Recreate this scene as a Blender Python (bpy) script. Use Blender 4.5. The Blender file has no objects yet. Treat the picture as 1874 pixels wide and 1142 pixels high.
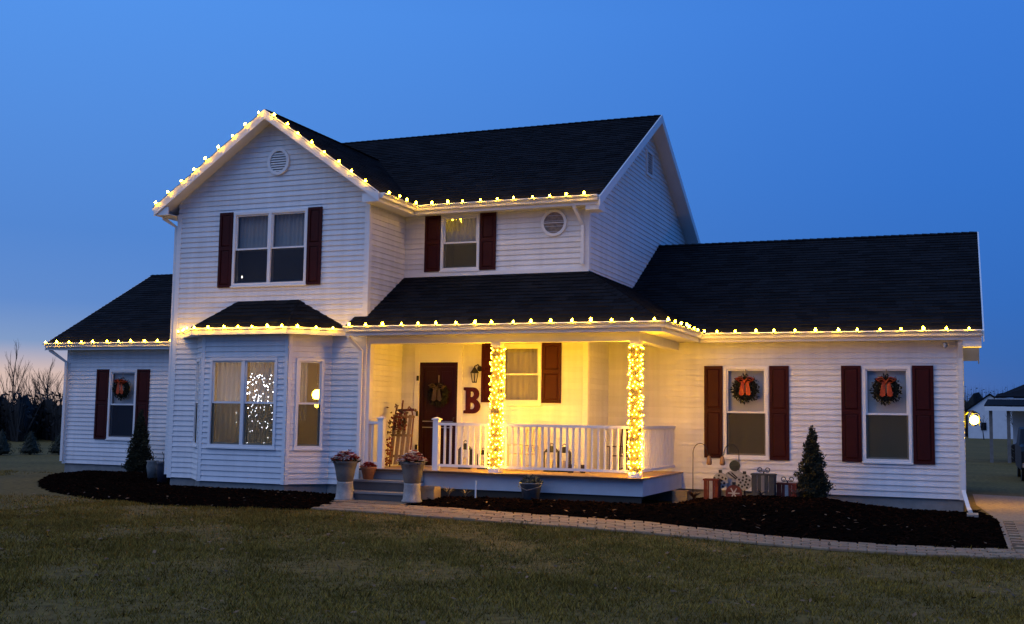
import bpy, bmesh, math, random
import numpy as np
from mathutils import Vector, Matrix
random.seed(7); RNG = np.random.default_rng(7)
S = bpy.context.scene; COL = S.collection
PI = math.pi; R = math.radians

# ------------------------------------------------------------------ camera
cam_d = bpy.data.cameras.new('camera'); cam = bpy.data.objects.new('camera', cam_d); COL.objects.link(cam)
yaw, pitch, roll = R(22.1159), R(5.3207), R(.9005)
F = Vector((-math.sin(yaw)*math.cos(pitch), math.cos(yaw)*math.cos(pitch), math.sin(pitch)))
Rt = Vector((math.cos(yaw), math.sin(yaw), 0)); Up = Rt.cross(F)
R2 = Rt*math.cos(roll) + Up*math.sin(roll); U2 = -Rt*math.sin(roll) + Up*math.cos(roll)
M = Matrix((R2, U2, -F)).transposed().to_4x4(); M.translation = Vector((0, 0, 1.6))
cam.matrix_world = M
cam_d.sensor_width = 36; cam_d.sensor_fit = 'HORIZONTAL'; cam_d.lens = 36*2044.12/1874
cam_d.clip_end = 3000; cam_d.clip_start = .1
S.camera = cam

# ------------------------------------------------------------------ world, sky fill, exposure
W = bpy.data.worlds.new('World'); S.world = W; W.use_nodes = True
nt = W.node_tree; nt.nodes.clear()
wo = nt.nodes.new('ShaderNodeOutputWorld'); bg = nt.nodes.new('ShaderNodeBackground')
sky = nt.nodes.new('ShaderNodeTexSky'); sky.sky_type = 'NISHITA'; sky.sun_disc = False
SUN_AZ = R(-72)                                  # the sun went down to the left, behind the house
sky.sun_elevation = R(1.0); sky.sun_rotation = SUN_AZ
sky.altitude = 200; sky.air_density = 1.0; sky.dust_density = .6; sky.ozone_density = 6.0
bg.inputs['Strength'].default_value = .15
# twilight: the physical sky, brought to the camera's long exposure, blended with clear blue-hour air
def lin(c): return tuple((x/255/12.92 if x/255 <= .04045 else ((x/255+.055)/1.055)**2.4) for x in c)+(1,)
wn = lambda t_: nt.nodes.new(t_)
tcw = wn('ShaderNodeTexCoord'); sep = wn('ShaderNodeSeparateXYZ'); nt.links.new(tcw.outputs['Generated'], sep.inputs[0])
def ramp(stops):
    r = wn('ShaderNodeValToRGB'); e = r.color_ramp.elements
    while len(e) < len(stops): e.new(.5)
    for q, (p, c) in zip(e, stops): q.position = p; q.color = lin(c)
    mr = wn('ShaderNodeMapRange'); mr.inputs[1].default_value = -.1; mr.inputs[2].default_value = .9
    nt.links.new(sep.outputs['Z'], mr.inputs[0]); nt.links.new(mr.outputs[0], r.inputs[0]); return r
near = ramp([(.08, (228, 196, 178)), (.13, (225, 196, 184)), (.155, (134, 160, 202)), (.19, (100, 142, 208)), (.25, (86, 137, 212)), (.44, (88, 153, 240)), (1., (66, 128, 222))])
far = ramp([(.08, (72, 104, 165)), (.13, (56, 102, 176)), (.20, (52, 108, 192)), (.30, (54, 116, 206)), (.44, (61, 125, 219)), (1., (62, 124, 216))])
dt = wn('ShaderNodeVectorMath'); dt.operation = 'DOT_PRODUCT'; dt.inputs[1].default_value = (math.sin(SUN_AZ), math.cos(SUN_AZ), 0)
nt.links.new(tcw.outputs['Generated'], dt.inputs[0])
mr2 = wn('ShaderNodeMapRange'); mr2.interpolation_type = 'SMOOTHSTEP'; mr2.inputs[1].default_value = .22; mr2.inputs[2].default_value = 1.02
nt.links.new(dt.outputs['Value'], mr2.inputs[0])
mx1 = wn('ShaderNodeMixRGB'); nt.links.new(mr2.outputs[0], mx1.inputs[0]); nt.links.new(far.outputs[0], mx1.inputs[1]); nt.links.new(near.outputs[0], mx1.inputs[2])
sc1 = wn('ShaderNodeVectorMath'); sc1.operation = 'SCALE'; sc1.inputs['Scale'].default_value = 1/.15; nt.links.new(mx1.outputs[0], sc1.inputs[0])
sc2 = wn('ShaderNodeVectorMath'); sc2.operation = 'SCALE'; sc2.inputs['Scale'].default_value = 2.5; nt.links.new(sky.outputs[0], sc2.inputs[0])
mx2 = wn('ShaderNodeMixRGB'); mx2.inputs[0].default_value = .95
nt.links.new(sc2.outputs[0], mx2.inputs[1]); nt.links.new(sc1.outputs[0], mx2.inputs[2])
nt.links.new(mx2.outputs[0], bg.inputs['Color']); nt.links.new(bg.outputs[0], wo.inputs['Surface'])
sky_fill_d = bpy.data.lights.new('sky_fill', 'SUN'); sky_fill = bpy.data.objects.new('sky_fill', sky_fill_d); COL.objects.link(sky_fill)  # soft fill added for skylight on the facade; the real sun is down
sky_fill_d.energy = .74; sky_fill_d.angle = R(70); sky_fill_d.color = (.94, .97, 1)
sky_fill.rotation_euler = Vector((.33, .50, -.78)).to_track_quat('-Z', 'Y').to_euler()
sky_fill.location = (-20, -17, 30)
S.view_settings.view_transform = 'Standard'; S.view_settings.look = 'None'
S.view_settings.exposure = 0; S.view_settings.gamma = 1; S.view_settings.use_curve_mapping = False
S.render.engine = 'CYCLES'

# ------------------------------------------------------------------ materials
MATS = {}
def mat(name, col, rough=.6, var=.0, scale=8., bump=0., bscale=40., spec=.4, metal=0., tint=0., coat=0.):
    if name in MATS: return MATS[name]
    m = bpy.data.materials.new(name); m.use_nodes = True; t = m.node_tree
    p = t.nodes['Principled BSDF']; p.inputs['Roughness'].default_value = rough
    p.inputs['Specular IOR Level'].default_value = spec; p.inputs['Metallic'].default_value = metal
    p.inputs['Coat Weight'].default_value = coat
    p.inputs['Base Color'].default_value = (*col, 1)
    tc = t.nodes.new('ShaderNodeTexCoord'); geo = t.nodes.new('ShaderNodeNewGeometry')
    last = None
    if var > 0:
        n = t.nodes.new('ShaderNodeTexNoise'); n.inputs['Scale'].default_value = scale; n.inputs['Detail'].default_value = 6
        n.inputs['Roughness'].default_value = .65
        t.links.new(geo.outputs['Position'], n.inputs['Vector'])
        r = t.nodes.new('ShaderNodeMapRange'); r.inputs[1].default_value = .25; r.inputs[2].default_value = .75
        r.inputs[3].default_value = 1-var; r.inputs[4].default_value = 1+var
        t.links.new(n.outputs[0], r.inputs[0])
        mx = t.nodes.new('ShaderNodeVectorMath'); mx.operation = 'SCALE'; mx.inputs[0].default_value = col
        t.links.new(r.outputs[0], mx.inputs['Scale']); last = mx.outputs[0]
    if tint > 0:
        a = t.nodes.new('ShaderNodeAttribute'); a.attribute_name = 'tint'
        r = t.nodes.new('ShaderNodeMapRange'); r.inputs[3].default_value = 1-tint; r.inputs[4].default_value = 1+tint
        t.links.new(a.outputs['Fac'], r.inputs[0])
        mx = t.nodes.new('ShaderNodeVectorMath'); mx.operation = 'SCALE'; mx.inputs[0].default_value = col
        if last: t.links.new(last, mx.inputs[0])
        t.links.new(r.outputs[0], mx.inputs['Scale']); last = mx.outputs[0]
    if last: t.links.new(last, p.inputs['Base Color'])
    if bump > 0:
        n = t.nodes.new('ShaderNodeTexNoise'); n.inputs['Scale'].default_value = bscale; n.inputs['Detail'].default_value = 5
        t.links.new(geo.outputs['Position'], n.inputs['Vector'])
        b = t.nodes.new('ShaderNodeBump'); b.inputs['Strength'].default_value = bump; b.inputs['Distance'].default_value = .02
        t.links.new(n.outputs[0], b.inputs['Height']); t.links.new(b.outputs[0], p.inputs['Normal'])
    MATS[name] = m; return m
def emit(name, col, strength):
    if name in MATS: return MATS[name]
    m = bpy.data.materials.new(name); m.use_nodes = True; t = m.node_tree; t.nodes.clear()
    o = t.nodes.new('ShaderNodeOutputMaterial'); e = t.nodes.new('ShaderNodeEmission')
    e.inputs[0].default_value = (*col, 1); e.inputs[1].default_value = strength
    t.links.new(e.outputs[0], o.inputs[0]); MATS[name] = m; return m
def glass(name='window_glass', tint=.95, refl=1.0):
    if name in MATS: return MATS[name]
    m = bpy.data.materials.new(name); m.use_nodes = True; t = m.node_tree; t.nodes.clear()
    o = t.nodes.new('ShaderNodeOutputMaterial'); mx = t.nodes.new('ShaderNodeMixShader')
    tr = t.nodes.new('ShaderNodeBsdfTransparent'); tr.inputs[0].default_value = (tint, tint, tint, 1)
    gl = t.nodes.new('ShaderNodeBsdfGlossy'); gl.inputs['Roughness'].default_value = .015
    fr = t.nodes.new('ShaderNodeFresnel'); fr.inputs[0].default_value = 1.6
    ge = t.nodes.new('ShaderNodeNewGeometry'); iv = t.nodes.new('ShaderNodeMath'); iv.operation = 'SUBTRACT'; iv.inputs[0].default_value = 1
    ml = t.nodes.new('ShaderNodeMath'); ml.operation = 'MULTIPLY'
    t.links.new(ge.outputs['Backfacing'], iv.inputs[1]); t.links.new(iv.outputs[0], ml.inputs[0]); t.links.new(fr.outputs[0], ml.inputs[1])
    t.links.new(ml.outputs[0], mx.inputs[0]); t.links.new(tr.outputs[0], mx.inputs[1]); t.links.new(gl.outputs[0], mx.inputs[2])
    t.links.new(mx.outputs[0], o.inputs[0]); MATS[name] = m; return m
def veil(name, col, opaque, transl=.5):
    """thin cloth or insect mesh: part see-through, part lit from both sides"""
    if name in MATS: return MATS[name]
    m = bpy.data.materials.new(name); m.use_nodes = True; t = m.node_tree; t.nodes.clear()
    o = t.nodes.new('ShaderNodeOutputMaterial'); mx = t.nodes.new('ShaderNodeMixShader'); m2 = t.nodes.new('ShaderNodeMixShader')
    tr = t.nodes.new('ShaderNodeBsdfTransparent'); d = t.nodes.new('ShaderNodeBsdfDiffuse'); l = t.nodes.new('ShaderNodeBsdfTranslucent')
    d.inputs[0].default_value = (*col, 1); l.inputs[0].default_value = (*col, 1)
    m2.inputs[0].default_value = transl; mx.inputs[0].default_value = opaque
    t.links.new(d.outputs[0], m2.inputs[1]); t.links.new(l.outputs[0], m2.inputs[2])
    t.links.new(tr.outputs[0], mx.inputs[1]); t.links.new(m2.outputs[0], mx.inputs[2]); t.links.new(mx.outputs[0], o.inputs[0])
    MATS[name] = m; return m

SIDING = mat('white_vinyl_siding', (.74, .745, .75), .5, .07, 1.3, .03, 90, .35)
_t = SIDING.node_tree; _p = _t.nodes['Principled BSDF']; _src = _p.inputs['Base Color'].links[0].from_socket     # faint rain streaks
_g = _t.nodes.new('ShaderNodeNewGeometry'); _mp = _t.nodes.new('ShaderNodeMapping'); _mp.inputs['Scale'].default_value = (7, 7, .5); _n = _t.nodes.new('ShaderNodeTexNoise'); _n.inputs['Scale'].default_value = 1.; _n.inputs['Detail'].default_value = 4
_r = _t.nodes.new('ShaderNodeMapRange'); _r.inputs[1].default_value = .3; _r.inputs[2].default_value = .7; _r.inputs[3].default_value = .9; _r.inputs[4].default_value = 1.03; _s = _t.nodes.new('ShaderNodeVectorMath'); _s.operation = 'SCALE'
_t.links.new(_g.outputs['Position'], _mp.inputs[0]); _t.links.new(_mp.outputs[0], _n.inputs['Vector']); _t.links.new(_n.outputs[0], _r.inputs[0]); _t.links.new(_src, _s.inputs[0]); _t.links.new(_r.outputs[0], _s.inputs['Scale']); _t.links.new(_s.outputs[0], _p.inputs['Base Color'])
for _m in (SIDING,):      # each board weathers a little differently
    _t = _m.node_tree; _p = _t.nodes['Principled BSDF']; _src = _p.inputs['Base Color'].links[0].from_socket
    _oi = _t.nodes.new('ShaderNodeObjectInfo'); _r = _t.nodes.new('ShaderNodeMapRange'); _r.inputs[3].default_value = .94; _r.inputs[4].default_value = 1.04
    _s = _t.nodes.new('ShaderNodeVectorMath'); _s.operation = 'SCALE'
    _t.links.new(_oi.outputs['Random'], _r.inputs[0]); _t.links.new(_src, _s.inputs[0]); _t.links.new(_r.outputs[0], _s.inputs['Scale']); _t.links.new(_s.outputs[0], _p.inputs['Base Color'])
TRIM = mat('white_trim', (.78, .78, .77), .45, .04, 3)
GUTTER = mat('white_gutter_metal', (.78, .78, .76), .35, .05, 4)
SHUT = mat('maroon_shutter_paint', (.040, .0055, .005), .55, .18, 9, .05, 60, .15)
DOORM = mat('dark_maroon_door_paint', (.022, .004, .004), .4, .15, 6, spec=.2)
SHING = mat('charcoal_shingles', (.0125, .013, .0150), .95, .5, 45, .5, 220, .06, tint=.32)
SHINGP = mat('charcoal_roof_felt', (.012, .0125, .015), .95, .3, 6, .3, 60, .08)
CONC = mat('foundation_block', (.24, .235, .22), .9, .2, 5, .3, 60)
DECKB = mat('deck_board_stain', (.40, .28, .19), .6, .25, 7, .1, 50)
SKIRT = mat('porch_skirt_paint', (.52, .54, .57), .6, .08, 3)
GLASS = glass()
CURT = veil('sheer_curtain', (.78, .74, .68), .66, .45)
BLIND = veil('white_blind', (.72, .73, .72), .97, .2)
SCREEN = veil('insect_screen', (.11, .10, .065), .68, .1)  # olive tint paints in the lawn and warm light mirrored by the lower panes
ROOMM = mat('dim_room_paint', (.22, .23, .22), .9)
ROOMW = mat('warm_room_paint', (.72, .62, .48), .9)
BLACK = mat('black_metal', (.012, .012, .012), .4, .2, 20)
BULB = emit('warm_bulb_glow', (1, .50, .013), 175)
MINI = emit('mini_bulb_glow', (1, .465, .0065), 285)
WIRE = mat('light_cable', (.02, .035, .02), .6)
GREEN = mat('dark_evergreen', (.026, .028, .011), .8, .5, 25, tint=.5)
RED = mat('red_bow', (.46, .06, .010), .5, .25, 30)
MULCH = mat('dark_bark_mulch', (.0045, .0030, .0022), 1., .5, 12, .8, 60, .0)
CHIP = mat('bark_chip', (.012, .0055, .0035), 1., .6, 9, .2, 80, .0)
PAVER = mat('tan_pink_paver', (.27, .19, .115), .85, .25, 5, .3, 90, .2, tint=.0)
PAVER2 = mat('grey_tan_paver', (.25, .18, .112), .85, .25, 5, .3, 90, .2)
PAVER3 = mat('reddish_paver', (.26, .165, .10), .85, .25, 5, .3, 90, .2)

# ------------------------------------------------------------------ mesh helpers
WL = {}
class MB:
    def __init__(s): s.v = []; s.f = []; s.t = []
    def add(s, vs, fs, tint=None):
        b = len(s.v); s.v += [tuple(v) for v in vs]; s.f += [tuple(i+b for i in f) for f in fs]
        s.t += [tint if tint is not None else .5]*len(fs); return s
    def box(s, x0, x1, y0, y1, z0, z1, tint=None):
        return s.add([(x, y, z) for z in (z0, z1) for y in (y0, y1) for x in (x0, x1)],
                     [(0,2,3,1),(4,5,7,6),(0,1,5,4),(2,6,7,3),(0,4,6,2),(1,3,7,5)], tint)
    def obox(s, c, ux, uy, uz, hx, hy, hz, tint=None):
        c, ux, uy, uz = map(Vector, (c, ux, uy, uz))
        return s.add([c+ux*(hx*i)+uy*(hy*j)+uz*(hz*k) for k in (-1,1) for j in (-1,1) for i in (-1,1)],
                     [(0,2,3,1),(4,5,7,6),(0,1,5,4),(2,6,7,3),(0,4,6,2),(1,3,7,5)], tint)
    def beam(s, a, b, w, h, up=(0,0,1)):
        a, b = Vector(a), Vector(b); d = b-a; L = d.length; d.normalize(); sd = d.cross(Vector(up)).normalized(); u = sd.cross(d)
        return s.obox((a+b)/2, d, sd, u, L/2, w/2, h/2)
    def tube(s, pts, r, n=6, caps=True):
        pts = [Vector(p) for p in pts]; rs = r if isinstance(r, (list, tuple)) else [r]*len(pts)
        b = len(s.v); d0 = (pts[1]-pts[0]).normalized()
        ref = Vector((0,0,1)) if abs(d0.z) < .9 else Vector((1,0,0)); sd = d0.cross(ref).normalized()
        for i, p in enumerate(pts):
            d = (pts[min(i+1, len(pts)-1)]-pts[max(i-1, 0)]).normalized()
            sd = (sd-d*sd.dot(d)).normalized(); u = d.cross(sd)
            for k in range(n):
                a = 2*PI*k/n+PI/n; q = p+(sd*math.cos(a)+u*math.sin(a))*rs[i]; s.v.append(tuple(q))
        for i in range(len(pts)-1):
            for k in range(n):
                k2 = (k+1) % n; s.f.append((b+i*n+k, b+i*n+k2, b+(i+1)*n+k2, b+(i+1)*n+k)); s.t.append(.5)
        if caps:
            s.f.append(tuple(b+k for k in range(n))[::-1]); s.f.append(tuple(b+(len(pts)-1)*n+k for k in range(n))); s.t += [.5, .5]
        return s
    def lathe(s, prof, n=12, c=(0,0,0)):
        b = len(s.v); c = Vector(c)
        for r, z in prof:
            for k in range(n):
                a = 2*PI*k/n; s.v.append((c.x+r*math.cos(a), c.y+r*math.sin(a), c.z+z))
        for i in range(len(prof)-1):
            for k in range(n):
                k2 = (k+1) % n; s.f.append((b+i*n+k, b+i*n+k2, b+(i+1)*n+k2, b+(i+1)*n+k)); s.t.append(.5)
        s.f.append(tuple(b+k for k in range(n))[::-1]); s.f.append(tuple(b+(len(prof)-1)*n+k for k in range(n))); s.t += [.5, .5]
        return s
    def prism(s, poly, a, b):
        """poly of 3D points, extruded from offset a to offset b (vectors)"""
        n = len(poly); P = [Vector(p) for p in poly]; a, b = Vector(a), Vector(b)
        return s.add([p+a for p in P]+[p+b for p in P],
                     [tuple(range(n)), tuple(range(2*n-1, n-1, -1))]+[(i, i+n, (i+1) % n+n, (i+1) % n) for i in range(n)])
    def sphere(s, c, r, n=8, m=6, sz=1.):
        prof = [(r*math.sin(PI*i/m) if 0 < i < m else r*.02, -r*sz*math.cos(PI*i/m)) for i in range(m+1)]
        return s.lathe(prof, n, c)
    def sweep(s, path, prof):
        """horizontal path, profile (outward, up); outward = right of travel; mitred"""
        P = [Vector(p) for p in path]; b = len(s.v); n = len(prof)
        for i, p in enumerate(P):
            def nrm(a, c): d = (c-a); d.z = 0; d.normalize(); return Vector((d.y, -d.x, 0))
            if i == 0: m = nrm(P[0], P[1])
            elif i == len(P)-1: m = nrm(P[-2], P[-1])
            else:
                n1, n2 = nrm(P[i-1], p), nrm(p, P[i+1]); m = (n1+n2); m /= (1+n1.dot(n2))
            for o, z in prof: s.v.append(tuple(p+m*o+Vector((0,0,z))))
        for i in range(len(P)-1):
            for k in range(n):
                k2 = (k+1) % n; s.f.append((b+i*n+k, b+(i+1)*n+k, b+(i+1)*n+k2, b+i*n+k2)); s.t.append(.5)
        s.f.append(tuple(b+k for k in range(n))); s.f.append(tuple(b+(len(P)-1)*n+k for k in range(n))[::-1]); s.t += [.5, .5]
        return s

def raw(name, mb, m, smooth=False, tint=False, loc=None):
    me = bpy.data.meshes.new(name)
    v = np.array(mb.v, dtype=np.float64)
    if loc is None:
        lo, hi = v.min(0), v.max(0); loc = Vector(((lo[0]+hi[0])/2, (lo[1]+hi[1])/2, lo[2]))
    v = v-np.array(loc)
    me.from_pydata(v.tolist(), [], mb.f)
    bm = bmesh.new(); bm.from_mesh(me); bmesh.ops.recalc_face_normals(bm, faces=bm.faces); bm.to_mesh(me); bm.free()
    if smooth: me.polygons.foreach_set('use_smooth', [True]*len(me.polygons))
    if tint:
        a = me.attributes.new('tint', 'FLOAT', 'FACE'); a.data.foreach_set('value', mb.t)
    me.materials.append(m); return me, Vector(loc)
def obj(name, mb, m, parent=None, smooth=False, tint=False, kind=None, label=None):
    me, loc = raw(name, mb, m, smooth, tint)
    o = bpy.data.objects.new(name, me); COL.objects.link(o); WL[o.name] = loc
    if parent: o.parent = parent; o.location = loc-WL[parent.name]
    else: o.location = loc
    if kind: o['kind'] = kind
    if label: o['label'] = label
    return o
def place(name, me, loc, parent):
    """another object with shared mesh data"""
    o = bpy.data.objects.new(name, me); COL.objects.link(o); WL[o.name] = Vector(loc); o.parent = parent
    o.location = Vector(loc)-WL[parent.name]; return o
def tag(o, label, cat, group=None):
    o['label'] = label; o['category'] = cat
    if group: o['group'] = group
    return o
def empty(name, loc, label=None, cat=None, group=None, parent=None):
    o = bpy.data.objects.new(name, None); COL.objects.link(o); WL[o.name] = Vector(loc); o.empty_display_size = .2
    if parent: o.parent = parent; o.location = Vector(loc)-WL[parent.name]
    else: o.location = loc
    if label: tag(o, label, cat, group)
    return o
def move(root, loc, rz=0, sc=None):
    root.location = loc; root.rotation_euler.z = rz; WL[root.name] = Vector(loc)
    if sc: root.scale = (sc, sc, sc)
    return root
def copy_tree(o, parent=None):
    c = o.copy(); COL.objects.link(c); c.parent = parent; WL[c.name] = WL[o.name].copy()
    for ch in o.children: copy_tree(ch, c)
    return c
def struct(o): o['kind'] = 'structure'; return o

# ------------------------------------------------------------------ ground
def pip(x, y, P):
    ins = np.zeros(x.shape, bool); n = len(P)
    for i in range(n):
        (x1, y1), (x2, y2) = P[i], P[(i+1) % n]
        c = ((y1 > y) != (y2 > y)) & (x < (x2-x1)*(y-y1)/((y2-y1) or 1e-9)+x1); ins ^= c
    return ins
def dist_poly(x, y, P):
    d = np.full(x.shape, 1e9); n = len(P)
    for i in range(n):
        (x1, y1), (x2, y2) = P[i], P[(i+1) % n]; dx, dy = x2-x1, y2-y1
        t = np.clip(((x-x1)*dx+(y-y1)*dy)/(dx*dx+dy*dy), 0, 1)
        d = np.minimum(d, np.hypot(x-x1-t*dx, y-y1-t*dy))
    return d
BED_L = [(-18.9,19.1),(-17.9,18.1),(-16.4,16.9),(-14.5,15.95),(-12.6,15.5),(-11.2,15.65),(-10.1,16.0),(-10.2,17.1),(-10.75,17.9),(-10.75,18.9),(-15.3,18.9),(-15.3,22.2),(-20.6,22.2),(-20.3,20.8)]
BED_R = [(-9.25,17.95),(-8.0,17.45),(-6.86,17.1),(-5.6,17.0),(-4.58,16.78),(-3.6,16.2),(-2.59,15.73),(-1.7,15.45),(-.86,15.33),(-.1,15.45),(.42,15.75),(.47,18.5),(.44,20.3),(.15,22.3),(-.05,21.8),(-5.0,21.8),(-5.0,19.0),(-9.25,19.0)]
WALK_LO = [(-10.45,16.18),(-9.3,16.1),(-7.8,15.85),(-6.24,15.56),(-5.2,15.42),(-4.15,15.2),(-3.2,14.88),(-2.41,14.64),(-1.6,14.47),(-.81,14.4),(.0,14.5),(.6,14.68),(1.4,14.85)]
WALK_UP = [(-10.45,17.5),(-9.3,17.45),(-8.0,17.4),(-6.86,17.08),(-5.7,16.95),(-4.58,16.73),(-3.5,16.15),(-2.59,15.70),(-1.7,15.42),(-.86,15.30),(-.05,15.42),(.5,15.62),(1.4,15.75)]
def lawn_material():
    m = bpy.data.materials.new('lawn_soil'); m.use_nodes = True; t = m.node_tree; p = t.nodes['Principled BSDF']
    p.inputs['Roughness'].default_value = .95; p.inputs['Specular IOR Level'].default_value = .1
    g = t.nodes.new('ShaderNodeNewGeometry')
    n1 = t.nodes.new('ShaderNodeTexNoise'); n1.inputs['Scale'].default_value = .5; n1.inputs['Detail'].default_value = 8
    n2 = t.nodes.new('ShaderNodeTexNoise'); n2.inputs['Scale'].default_value = 9; n2.inputs['Detail'].default_value = 8
    for n in (n1, n2): t.links.new(g.outputs['Position'], n.inputs['Vector'])
    a = t.nodes.new('ShaderNodeMixRGB'); a.inputs[1].default_value = (.12, .083, .022, 1); a.inputs[2].default_value = (.17, .11, .03, 1)
    b = t.nodes.new('ShaderNodeMixRGB'); b.blend_type = 'MULTIPLY'; b.inputs[0].default_value = .8
    r1 = t.nodes.new('ShaderNodeValToRGB'); r1.color_ramp.elements[0].position = .35; r1.color_ramp.elements[1].position = .65
    r2 = t.nodes.new('ShaderNodeValToRGB'); r2.color_ramp.elements[0].position = .3; r2.color_ramp.elements[0].color = (.35,.35,.35,1); r2.color_ramp.elements[1].position = .6; r2.color_ramp.elements[1].color = (1.2,1.2,1.2,1)
    t.links.new(n1.outputs[0], r1.inputs[0]); t.links.new(r1.outputs[0], a.inputs[0]); t.links.new(a.outputs[0], b.inputs[1])
    t.links.new(n2.outputs[0], r2.inputs[0]); t.links.new(r2.outputs[0], b.inputs[2]); t.links.new(b.outputs[0], p.inputs['Base Color'])
    return m
LAWN = lawn_material()
mb = MB()
gx = [-900,-300,-120,-60,-30,-15,0,15,30,60,120,300,900]; gy = [-60,-10,5,20,40,70,120,250,600,1500]
for y in gy:
    for x in gx: mb.v.append((x, y, 0))
for j in range(len(gy)-1):
    for i in range(len(gx)-1):
        a = j*len(gx)+i; mb.f.append((a, a+1, a+1+len(gx), a+len(gx))); mb.t.append(.5)
struct(obj('ground', mb, LAWN))

def bed(name, P, hmax, hill):
    P2 = np.array(P); x0, y0 = P2.min(0); x1, y1 = P2.max(0); st = .09
    X, Y = np.meshgrid(np.arange(x0, x1+st, st), np.arange(y0, y1+st, st))
    ins = pip(X, Y, P); D = dist_poly(X, Y, P)
    Z = hill(X, Y)*np.clip(D/1.6, 0, 1)**.7+RNG.random(X.shape)*.03+.006
    Z = np.where(ins, Z, np.where(D < .1, .002, -1))
    mb = MB(); ny, nx = X.shape; ok = Z > -.5
    XX = X+(RNG.random(X.shape)-.5)*.04; YY = Y+(RNG.random(X.shape)-.5)*.04
    mb.v = list(zip(XX.ravel().tolist(), YY.ravel().tolist(), np.maximum(Z, 0).ravel().tolist()))
    for j in range(ny-1):
        for i in range(nx-1):
            if ok[j,i] and ok[j,i+1] and ok[j+1,i] and ok[j+1,i+1]:
                a = j*nx+i; mb.f.append((a, a+1, a+1+nx, a+nx)); mb.t.append(.5)
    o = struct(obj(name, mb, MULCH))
    # loose chips
    n = 5200; xs = x0+RNG.random(n)*(x1-x0); ys = y0+RNG.random(n)*(y1-y0); k = pip(xs, ys, P); c = MB()
    ds = dist_poly(xs, ys, P); hz = hill(xs, ys)*np.clip(ds/1.6, 0, 1)**.7
    for x, y, z in zip(xs[k], ys[k], hz[k]):
        a = random.random()*PI; e = (random.random()-.5)*.8; d = Vector((math.cos(a), math.sin(a), e)).normalized(); sd = d.cross(Vector((0,0,1))).normalized()
        c.obox((x, y, z+.03), d, sd, d.cross(sd), .02+random.random()*.04, .008+random.random()*.012, .005)
    obj('bark_chips', c, CHIP, o, kind='stuff')
    return o
def hill_l(x, y): return .16+0*x
def hill_r(x, y): return np.where(x < -2.3, .24, np.clip(.24-(x+2.3)*.13, .04, .24))
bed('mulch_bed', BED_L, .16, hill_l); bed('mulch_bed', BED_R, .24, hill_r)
def bedz(x, y):
    for P, h in ((BED_L, hill_l), (BED_R, hill_r)):
        X, Y = np.array([x]), np.array([y])
        if pip(X, Y, P)[0]: return float((h(X, Y)*np.clip(dist_poly(X, Y, P)/1.6, 0, 1)**.7)[0])+.02
    return .004

# paver walk and brick drive, each stone its own piece
def interp(L, t):
    t = min(max(t, 0), 1)*(len(L)-1); i = min(int(t), len(L)-2); f = t-i
    return Vector((L[i][0]*(1-f)+L[i+1][0]*f, L[i][1]*(1-f)+L[i+1][1]*f, 0))
mb = MB()
n = len(WALK_LO)
for (x, y) in WALK_LO+WALK_UP: mb.v.append((x, y, .006))
for i in range(n-1): mb.f.append((i, i+1, n+i+1, n+i)); mb.t.append(.5)
JOINT = mat('sand_joint', (.14, .10, .06), .95, .3, 20)
walk = struct(obj('walkway', mb, JOINT))
NL, NW = 42, 6
for i in range(NL):
    for j in range(NW):
        off = .5/NL*(j % 2)
        a, b = (i+.03)/NL+off, (i+.97)/NL+off
        if b > 1.0: b = 1.0
        if b-a < .006: continue
        w0, w1 = (j+.03)/NW, (j+.97)/NW
        q = [interp(WALK_LO, a).lerp(interp(WALK_UP, a), w0), interp(WALK_LO, b).lerp(interp(WALK_UP, b), w0),
             interp(WALK_LO, b).lerp(interp(WALK_UP, b), w1), interp(WALK_LO, a).lerp(interp(WALK_UP, a), w1)]
        h = .03+random.random()*.012; m = MB()
        ins = [p+(sum(q, Vector())/4-p).normalized()*.012 for p in q]
        m.add([p+Vector((0,0,.004)) for p in q]+[p+Vector((0,0,h-.008)) for p in q]+[p+Vector((0,0,h)) for p in ins],
              [(0,1,5,4),(1,2,6,5),(2,3,7,6),(3,0,4,7),(4,5,9,8),(5,6,10,9),(6,7,11,10),(7,4,8,11),(8,9,10,11)])
        obj('paver', m, random.choice((PAVER, PAVER, PAVER2, PAVER3)), walk)
mb = MB().add([(-10.4,17.5,.008),(-9.2,17.45,.008),(-9.15,18.2,.008),(-10.65,18.2,.008)], [(0,1,2,3)])
land = struct(obj('step_landing', mb, JOINT))
for i in range(5):
    for j in range(4):
        m = MB().box(-10.55+i*.28+.006, -10.55+(i+1)*.28-.006, 17.52+j*.165, 17.52+(j+1)*.165-.012, .004, .034+random.random()*.008)
        obj('paver', m, random.choice((PAVER, PAVER2, PAVER3)), land)
mb = MB().add([(.47,15.78,.007),(5,15.9,.007),(5,26.2,.007),(.1,27.6,.007),(.15,24,.007),(.46,20.3,.007)], [(0,1,2,3,4,5)])
drive = struct(obj('driveway', mb, mat('gravel_drive', (.30, .22, .15), .95, .45, 14, 1., 30, .1)))
for j in range(22):
    for i in range(6):
        x = .52+i*.31+(.15 if j % 2 else 0); y = 15.86+j*.2
        m = MB().box(x+.006, x+.30, y+.006, y+.192, .004, .035+random.random()*.01)
        obj('paver', m, random.choice((PAVER, PAVER3, PAVER3)), drive)

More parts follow.
